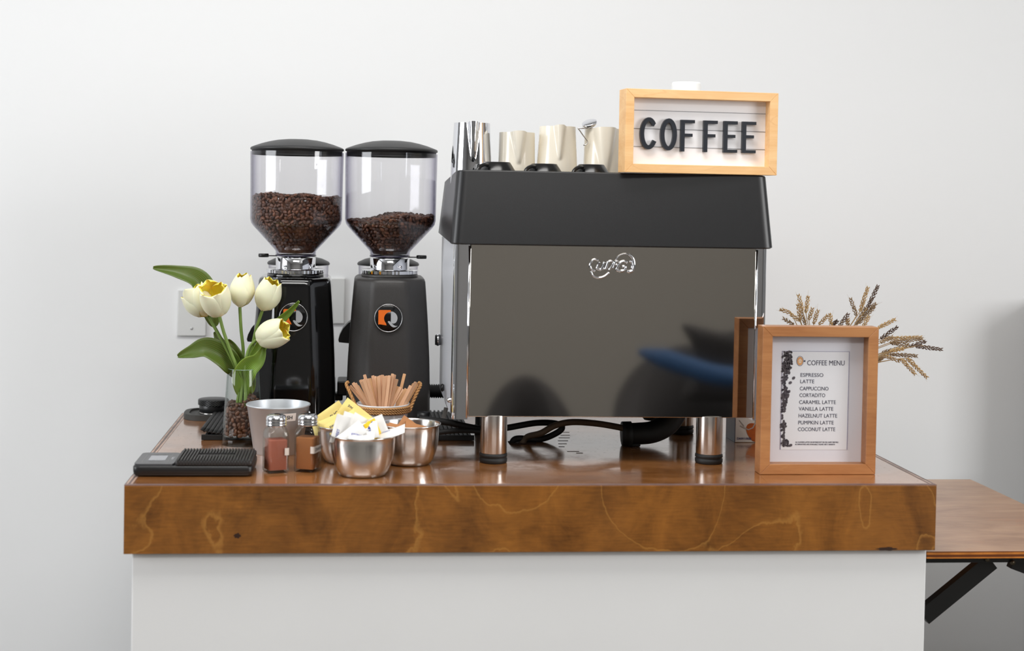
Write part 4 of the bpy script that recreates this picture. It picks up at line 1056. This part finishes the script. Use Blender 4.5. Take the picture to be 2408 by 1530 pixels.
pitcher('taller cream bell-shaped milk pitcher in the middle of the machine top', .7527, .34, .0347, .0392, .6165, 'bell', CREAM, .0125, .50, .36)
pitcher('cream milk pitcher with a thermometer clipped on, beside the letter sign', .8400, .34, .0345, .0368, .6140, 'cone', CREAM, .013, .70, .80)
tmh = thing('milk_thermometer', 'chrome dial thermometer clipped to the rim of a cream pitcher', 'thermometer', (0, 0, 0))
def P6(a, b, y=.34): return Y(1360+a/10.2, 270+b/10.2, y)
dc = P6(272, 215, .325)
ax = Vector((-.30, -.42, .85)).normalized()
o = MB().lathe([(0, .004), (.0125, .004), (.0145, .003), (.0148, .0005), (.0125, -.003), (.007, -.006), (.003, -.0085), (0, -.009)], 40).build('dial', CHROME, tmh, tuple(dc)); o.rotation_euler = ax.to_track_quat('Z', 'Y').to_euler()
MB().tube([dc-ax*.008, dc-ax*.02, dc-ax*.075], .0016, 8).build('probe', CHROME, tmh)
MB().tube(smooth_path([P6(430, 330, .325), P6(300, 328, .32), P6(120, 322, .315), P6(0, 320, .315)], 4)+smooth_path([P6(-15, 320, .315), P6(30, 370, .315), P6(120, 500, .315), P6(200, 600, .315), P6(222, 640, .315), P6(215, 690, .315), P6(160, 725, .315), P6(118, 718, .315)], 5), .0011, 8).build('clip', STEEL, tmh)

def black_cup(label, cx, cy, ztop):
    t = thing('black_cup', label, 'cup', (cx, cy, zt0), 0, 'upturned black cups'); H = ztop-zt0
    MB().lathe([(.0400, .0), (.0415, .0008), (.0405, H*.30), (.0370, H*.62), (.0240, H-.001), (.0225, H), (.0205, H-.0004), (.0200, H-.003), (0, H-.003)], 56).build('cup_shell', mat('black_glazed_ceramic', (14, 14, 15), .22), t)
    MB().lathe([(.0380, .001), (.038, H*.3), (.034, H*.6), (.021, H-.005), (0, H-.005)], 48).build('inner_wall', MATS['black_glazed_ceramic'], t)
    pts = [(-.020, -.0245, H-.007), (-.028, -.034, H-.006), (-.039, -.046, H-.013), (-.044, -.051, H*.45), (-.036, -.040, H*.28), (-.026, -.029, H*.26)]
    MB().tube(smooth_path(pts, 7), .0035, 10).build('handle', MATS['black_glazed_ceramic'], t)
black_cup('upturned black cup before the steel pitcher, leftmost of three', .6305, .26, .5470)
black_cup('upturned black cup in the middle of the three', .7177, .26, .5455)
black_cup('upturned black cup nearest the letter sign', .8060, .26, .5460)
wc = thing('white_canister', 'white tapered container showing above the letter sign', 'container', (1.0055, .36, zt0))
MB().lathe([(0, 0), (.044, 0), (.045, .002), (.0282, .216), (.0276, .2190), (.0262, .2205), (0, .2205)], 48).build('canister_body', mat('white_matte', (240, 240, 238), .5), wc)

# ------------------------------------------------------------------ letter board sign
def box_frame(parent, w, h, fwid, dep, m_, names='frame_rail'):
    """mitred frame, front at y=0, origin at the lower left front corner"""
    def rail(p0, p1, p2, p3):
        mb = MB(); mb.prism([p0, p1, p2, p3], 0, dep); me = mb.mesh(names)
        bm = bmesh.new(); bm.from_mesh(me); bmesh.ops.recalc_face_normals(bm, faces=bm.faces); bmesh.ops.bevel(bm, geom=bm.edges[:], offset=.0006, segments=1, affect='EDGES'); bm.to_mesh(me); bm.free()
        return me
    f_ = fwid
    for q in (((0, 0), (w, 0), (w-f_, f_), (f_, f_)), ((0, h), (f_, h-f_), (w-f_, h-f_), (w, h)), ((0, 0), (f_, f_), (f_, h-f_), (0, h)), ((w, 0), (w, h), (w-f_, h-f_), (w-f_, f_))):
        obj(names, rail(*q), m_, parent)
sw, sh, sd = .2885, .1500, .044
sg = thing('letter_board', 'pine framed white letter board reading COFFEE on the machine', 'sign', (.8500, .158, z1+.1370), radians(5.5))
box_frame(sg, sw, sh, .0155, sd, SIGNW)
MB().box((.014, .022, .014), (sw-.014, .027, sh-.014)).build('board', mat('white_board', (246, 244, 246), .6), sg)
for k, z in enumerate((.0475, .0800, .1130)): MB().box((.0156, .0213, z-.0004), (sw-.0156, .0221, z+.0004)).build('groove', mat('groove_grey', (120, 118, 122), .8), sg)
LET = mat('black_letter_plastic', (34, 38, 46), .35)
def arcp(cx, cz, rx, rz2, a0, a1, n=22): return [(cx+rx*cos(radians(a0+(a1-a0)*i/n)), cz+rz2*sin(radians(a0+(a1-a0)*i/n))) for i in range(n+1)]
LH = .0575; lw_ = .0075
def letter(ch, x, z, label):
    mb = MB(); y0_, y1_ = -.0075, -.0008
    if ch == 'C': mb.ribbon([(.0255, .0445)]+arcp(.0145, LH/2, .0125, LH/2-.0035, 42, 318, 26)+[(.0255, .0155)], lw_, y0_, y1_)
    if ch == 'O': mb.ribbon(arcp(.0150, LH/2, .0118, LH/2-.0035, 0, 350, 35), lw_, y0_, y1_, True)
    if ch in 'FE':
        mb.box((0, y0_, 0), (lw_, y1_, LH)); mb.box((lw_, y0_, LH-.0058), (.0265, y1_, LH)); mb.box((lw_, y0_, LH*.52-.0028), (.0225, y1_, LH*.52+.0028))
        if ch == 'E': mb.box((lw_, y0_, 0), (.0265, y1_, .0055))
    c_ = Matrix.Rotation(radians(5.5), 4, 'Z') @ Vector((x, .0212, z))
    o = mb.build('board_letter', LET, None, (.8500+c_.x, .158+c_.y, z1+.1370+c_.z), (0, 0, radians(5.5)))
    tag(o, label, 'letter', 'black letters on the letter board')
lets = [('C', 1507, 353, 'black letter C, first letter on the pine letter board'), ('O', 1553, 351, 'black letter O right of the C on the letter board'), ('F', 1600, 353, 'first black letter F, directly after the O'), ('F', 1654, 354, 'second black letter F, just before the letters E'), ('E', 1701, 351, 'first black letter E, directly after the second F'), ('E', 1745, 354, 'last black letter E, nearest the right side of the board')]
rzs = radians(5.5)
for ch, px, py, lab in lets:
    best = None
    for k in range(400):       # invert the sign's own plane: find board x for this measured column
        x = .01+.26*k/400; c_ = Vector((.8500, .158, z1+.1370))+Matrix.Rotation(rzs, 3, 'Z') @ Vector((x, .0212-.0075, .04)); d_ = c_-CAM
        X = 1204+SX+F_PX*d_.dot(rt)/d_.dot(fw)
        if best is None or abs(X-px) < best[0]: best = (abs(X-px), x)
    letter(ch, best[1], {'C': .0425, 'O': .0415}.get(ch, .0400), lab)

# ------------------------------------------------------------------ menu frame
mf = thing('menu_frame', 'cherry wood shadow box frame holding the printed coffee menu', 'picture frame', (1.0905, .090, .0004), 0)
fw_, fh_, fd_ = .2105, .2625, .034
box_frame(mf, fw_, fh_, .0178, fd_, FRAMEW)
MB().box((.016, .0255, .016), (fw_-.016, .0305, fh_-.016)).build('mat_board', MATW, mf)
def MP(a, b, y=.1150): p = Y(1740+a/3.826, 740+b/3.826, y); return (p.x-1.0905, p.z-.0004)
sx0, sz1 = MP(382, 326); sx1, sz0 = MP(978, 1212)
sx0 = MP(375, 700)[0]; sx1 = MP(975, 700)[0]
MB().box((sx0, .0250, sz0), (sx1, .0256, sz1)).build('menu_sheet', WHITE, mf); sheet = mf.children[-1]
ru = mat('mat_bevel', (150, 146, 172), .6)
mb = MB(); mb.ribbon([(sx0, sz0), (sx0, sz1), (sx1, sz1), (sx1, sz0)], .0012, .0247, .0252); mb.build('bevel_line', ru, mf)
PR = mat('print_ink', (66, 64, 84), .7)
def mtext(body, a, b, hpx, wpx, bold=.0002):
    """lettering whose left baseline sits at crop point (a, b)"""
    x, z = MP(a, b); me = text_mesh(body, 1.0, .0, 'LEFT'); xs = [v.co.x for v in me.vertices]; zs = [v.co.z for v in me.vertices]
    w0 = max(xs)-min(xs); h0 = .729
    W = wpx/3.826/1351; H = hpx/3.826/1351
    bpy.data.meshes.remove(me)
    me = text_mesh(body, 1.0, .0002/H*.7, 'LEFT', 1, bold/(H/.7)*.7)
    me.transform(Matrix.Diagonal((W/w0, H/h0, H/h0, 1)))
    obj('lettering', me, PR, sheet, (x, .0248, z))
mtext('COFFEE MENU', 602, 452, 48, 355, 0)
for body, a, b, w_ in (('ESPRESSO', 541, 556, 216), ('LATTE', 539, 614, 132), ('CAPPUCCINO', 536, 678, 272), ('CORTADITO', 533, 738, 244), ('CARAMEL LATTE', 530, 800, 348), ('VANILLA LATTE', 528, 860, 328), ('HAZELNUT LATTE', 524, 922, 366), ('PUMPKIN LATTE', 521, 984, 336), ('COCONUT LATTE', 519, 1044, 354)):
    mtext(body, a, b, 36, w_, 0)
mtext('ALL FLAVORED LATTES CAN BE MADE HOT OR ICED, DAIRY FREE MILK', 498, 1150, 13, 410, 0)
mtext('ALTERNATIVES ARE AVAILABLE. PLEASE ASK A BARISTA', 495, 1170, 13, 380, 0)
# cup emblem
cxm, czm = MP(540, 415)
mb = MB(); mb.ribbon(arcp(cxm, czm, .0062, .0088, 0, 350, 35), .0006, .0247, .0251, True); mb.prism([(cxm+.0068, czm-.001), (cxm+.0098, czm-.0018), (cxm+.0098, czm+.0018), (cxm+.0068, czm+.001)], .0247, .0251); mb.build('cup_outline', PR, sheet)
mb = MB(); mb.prism(arcp(cxm, czm, .0052, .0076, 0, 350, 30), .0246, .0251); mb.build('cup_emblem', mat('latte_orange', (226, 160, 96), .7), sheet)
mb = MB()
for k in range(5):
    a = 2*pi*k/5+pi/2; mb.prism(arcp(cxm+.0018*cos(a), czm+.0027*sin(a), .0013, .0018, 0, 330, 12), .0244, .0247)
mb.build('latte_flower', mat('latte_foam', (246, 226, 200), .7), sheet)
# printed border of beans
random.seed(21)
PB = [mat('printed_bean', (92, 84, 88), .7), mat('printed_bean_dark', (58, 50, 56), .7)]
mbs = [MB(), MB()]
edge = [(335, 470), (400, 468), (470, 462), (540, 440), (600, 418), (650, 415), (700, 440), (780, 425), (850, 405), (920, 388), (970, 405), (1010, 418), (1060, 395), (1110, 405), (1150, 440), (1185, 470)]
def emax(y):
    for (ya, xa), (yb_, xb) in zip(edge, edge[1:]):
        if ya <= y <= yb_: return xa+(xb-xa)*(y-ya)/(yb_-ya)
    return 400
y = 340; k = 0
while y < 1188:
    x = 386+random.uniform(-3, 6)-(y-340)*.017; lim = emax(y)
    while x < lim:
        c_ = MP(x, y+random.uniform(-6, 6)); an = random.uniform(0, pi); k += 1
        pol = [(c_[0]+.0030*cos(t_)*cos(an)-.0021*sin(t_)*sin(an), c_[1]+.0030*cos(t_)*sin(an)+.0021*sin(t_)*cos(an)) for t_ in [2*pi*j/12 for j in range(12)]]
        if pol[0][0] > sx0+.001: mbs[k % 2].prism(pol, .0247-.00004*(k % 5), .0251)
        if k % 2 == 0: mbs[1].ribbon([(c_[0]-.002*cos(an), c_[1]-.002*sin(an)), (c_[0]+.002*cos(an), c_[1]+.002*sin(an))], .0004, .02435, .0246)
        x += random.uniform(15, 22)
    y += 17
for x, y in ((482, 568), (452, 610), (440, 690), (428, 735), (455, 1172), (414, 1145)):
    c_ = MP(x, y); an = random.uniform(.3, 1.3); mbs[0].prism([(c_[0]+.0034*cos(t_)*cos(an)-.0025*sin(t_)*sin(an), c_[1]+.0034*cos(t_)*sin(an)+.0025*sin(t_)*cos(an)) for t_ in [2*pi*j/14 for j in range(14)]], .0246, .0251)
mbs[0].build('bean_print', PB[0], sheet); mbs[1].build('bean_print', PB[1], sheet)
MB().box((.0165, .0035, .0165), (fw_-.0165, .0042, fh_-.0165)).build('glazing', PICG, mf)

# ------------------------------------------------------------------ carton behind the machine leg
cn = G(1728, 1040); ck = thing('milk_carton', 'white dairy-free almond milk carton standing behind the machine', 'carton', (cn.x, cn.y, 0), radians(0))
CW = mat('carton_white', (214, 208, 200), .4)
MB().box((0, 0, .0003), (.075, .07, .165), .001).build('carton_body', CW, ck)
MB().box((-.0006, .0005, .0003), (.0004, .0695, .165)).build('side_print', mat('carton_navy', (40, 58, 92), .4), ck)
MB().lathe([(0, 0), (.013, 0), (.013, .012), (.012, .013), (0, .013)], 24, (.038, .035, .165)).build('cap', mat('white_plastic', (235, 235, 235), .4), ck)
mb = MB(); n = 24; al = [(.047+.030*cos(t_)*cos(-.75)-.0165*sin(t_)*sin(-.75), .0155+.030*cos(t_)*sin(-.75)+.0165*sin(t_)*cos(-.75)) for t_ in [2*pi*k/n for k in range(n)]]
al = [(x, max(z, .0012)) for x, z in al]; mb.prism(al, -.0006, .0004); mb.build('almond_print', mat('almond_brown', (176, 84, 22), .5, var=.5, vscale=120), ck)
mb = MB()
mb.ribbon([(v[0], v[1]) for v in [( .010, .034), (.018, .030), (.027, .026), (.036, .030), (.041, .040), (.044, .055), (.054, .060)]], .0022, -.0007, .0003)
mb.ribbon([(.008, .045), (.014, .038), (.018, .033)], .0016, -.0007, .0003)
mb.build('milk_splash', mat('splash_grey', (168, 162, 154), .5), ck)  # printed splash in one flat grey
me = text_mesh('DAIRY-FREE', .0062, .0002, 'LEFT', .9); obj('lettering', me, NAVY, ck, (.004, -.0006, .006))

# ------------------------------------------------------------------ dried wheat in a small vase behind the frame
wx, wy = 1.262, .30
wv = thing('stoneware_vase', 'small pale vase hidden behind the menu frame holding wheat', 'vase', (wx, wy, 0))
MB().lathe([(0, 0), (.030, 0), (.034, .01), (.038, .05), (.030, .09), (.020, .115), (.022, .125), (.019, .125), (.017, .115), (.026, .09), (.033, .05), (0, .008)], 40).build('vase_body', mat('pale_stoneware', (205, 200, 190), .5), wv)
WH = [mat('wheat_gold', (188, 154, 104), .8, var=.2, vscale=200), mat('wheat_tan', (150, 124, 92), .8, var=.25, vscale=200), mat('wheat_brown', (98, 77, 64), .8, var=.25, vscale=200)]
STR = mat('straw', (158, 130, 90), .8)
def C4(a, b): return (1800+a/5.473, 650+b/5.473)
ears = [((330, 470), (210, 430), 0), ((445, 575), (340, 495), 0), ((360, 620), (245, 545), 1), ((520, 620), (455, 460), 1), ((480, 440), (430, 255), 0), ((520, 470), (545, 275), 0), ((450, 560), (420, 380), 0), ((560, 560), (600, 425), 0), ((620, 610), (668, 450), 0), ((690, 620), (785, 515), 0), ((845, 640), (835, 500), 0), ((850, 630), (915, 580), 2), ((950, 640), (1055, 495), 2), ((1055, 650), (1060, 560), 0),
        ((1170, 500), (1100, 300), 1), ((1215, 450), (1312, 155), 0), ((1310, 400), (1442, 135), 2), ((1240, 500), (1405, 360), 1), ((1160, 620), (1280, 420), 1), ((1200, 600), (1390, 400), 1), ((1260, 640), (1320, 530), 0),
        ((1450, 660), (1650, 560), 0), ((1480, 800), (1680, 660), 2), ((1540, 800), (1990, 780), 0), ((1600, 850), (2000, 800), 1), ((1620, 860), (1820, 870), 1), ((1850, 900), (2040, 840), 2), ((1930, 895), (2250, 935), 2), ((1480, 850), (1620, 780), 1), ((1500, 980), (1800, 900), 1), ((1600, 960), (1760, 930), 0), ((1600, 1000), (1930, 1020), 1), ((1540, 1020), (1700, 1080), 0), ((1740, 1060), (1915, 1240), 0), ((1820, 1050), (2065, 1285), 0), ((1440, 1060), (1560, 1010), 1), ((1440, 1090), (1500, 1040), 1)]
random.seed(5)
for i, (a, b, mi) in enumerate(ears):
    dep = random.uniform(.30, .42); p = Y(*C4(*a), dep); q = Y(*C4(*b), dep+random.uniform(-.01, .01))
    lab = 'dried wheat stem fanning out above the menu frame' if b[0] < 1440 else 'dried wheat stem spreading out to the right of the menu frame'
    t = thing('wheat_stem', lab, 'dried wheat', (wx, wy, .08), 0, 'wheat above the menu frame' if b[0] < 1440 else 'wheat right of the menu frame')
    o_ = Vector((wx, wy, .08)); ax = (q-p); L_ = ax.length; axn = ax.normalized()
    mid = (Vector((wx, wy, .13))+p)/2+Vector((0, 0, .01))
    MB().tube(smooth_path([Vector((random.uniform(-.006, .006), random.uniform(-.006, .006), -.04)), Vector((0, 0, .045)), mid-o_, p-o_, (p+q)/2-o_], 5), .0008, 5).build('stalk', STR, t)
    mb = MB(); ns = max(6, int(L_/.0034)); s1 = axn.orthogonal().normalized(); s2 = axn.cross(s1)
    for k in range(ns):
        v = k/(ns-1); c_ = p+ax*v-o_; rw = .0052*(sin(pi*(.12+.80*v))**.6)*random.uniform(.85, 1.1)
        for sd_ in (0, 1, 2):
            an = k*1.2+sd_*2.1+random.uniform(-.3, .3); out = (s1*cos(an)+s2*sin(an))
            d = (axn*1.0+out*.62).normalized(); st = c_+out*rw*.15; ln = .0062
            mb.tube([st, st+d*ln*.45+out*rw*.25, st+d*ln], [.0006, .00135, .0002], 5, caps=False)
            if k % 2 == 0 and mi != 2 and sd_ == 0: mb.tube([st+d*ln, st+d*ln+(d+axn)*.005], [.00018, .0001], 3, caps=False)
    mb.build('ear', WH[mi], t)
print('objects', len(bpy.data.objects))
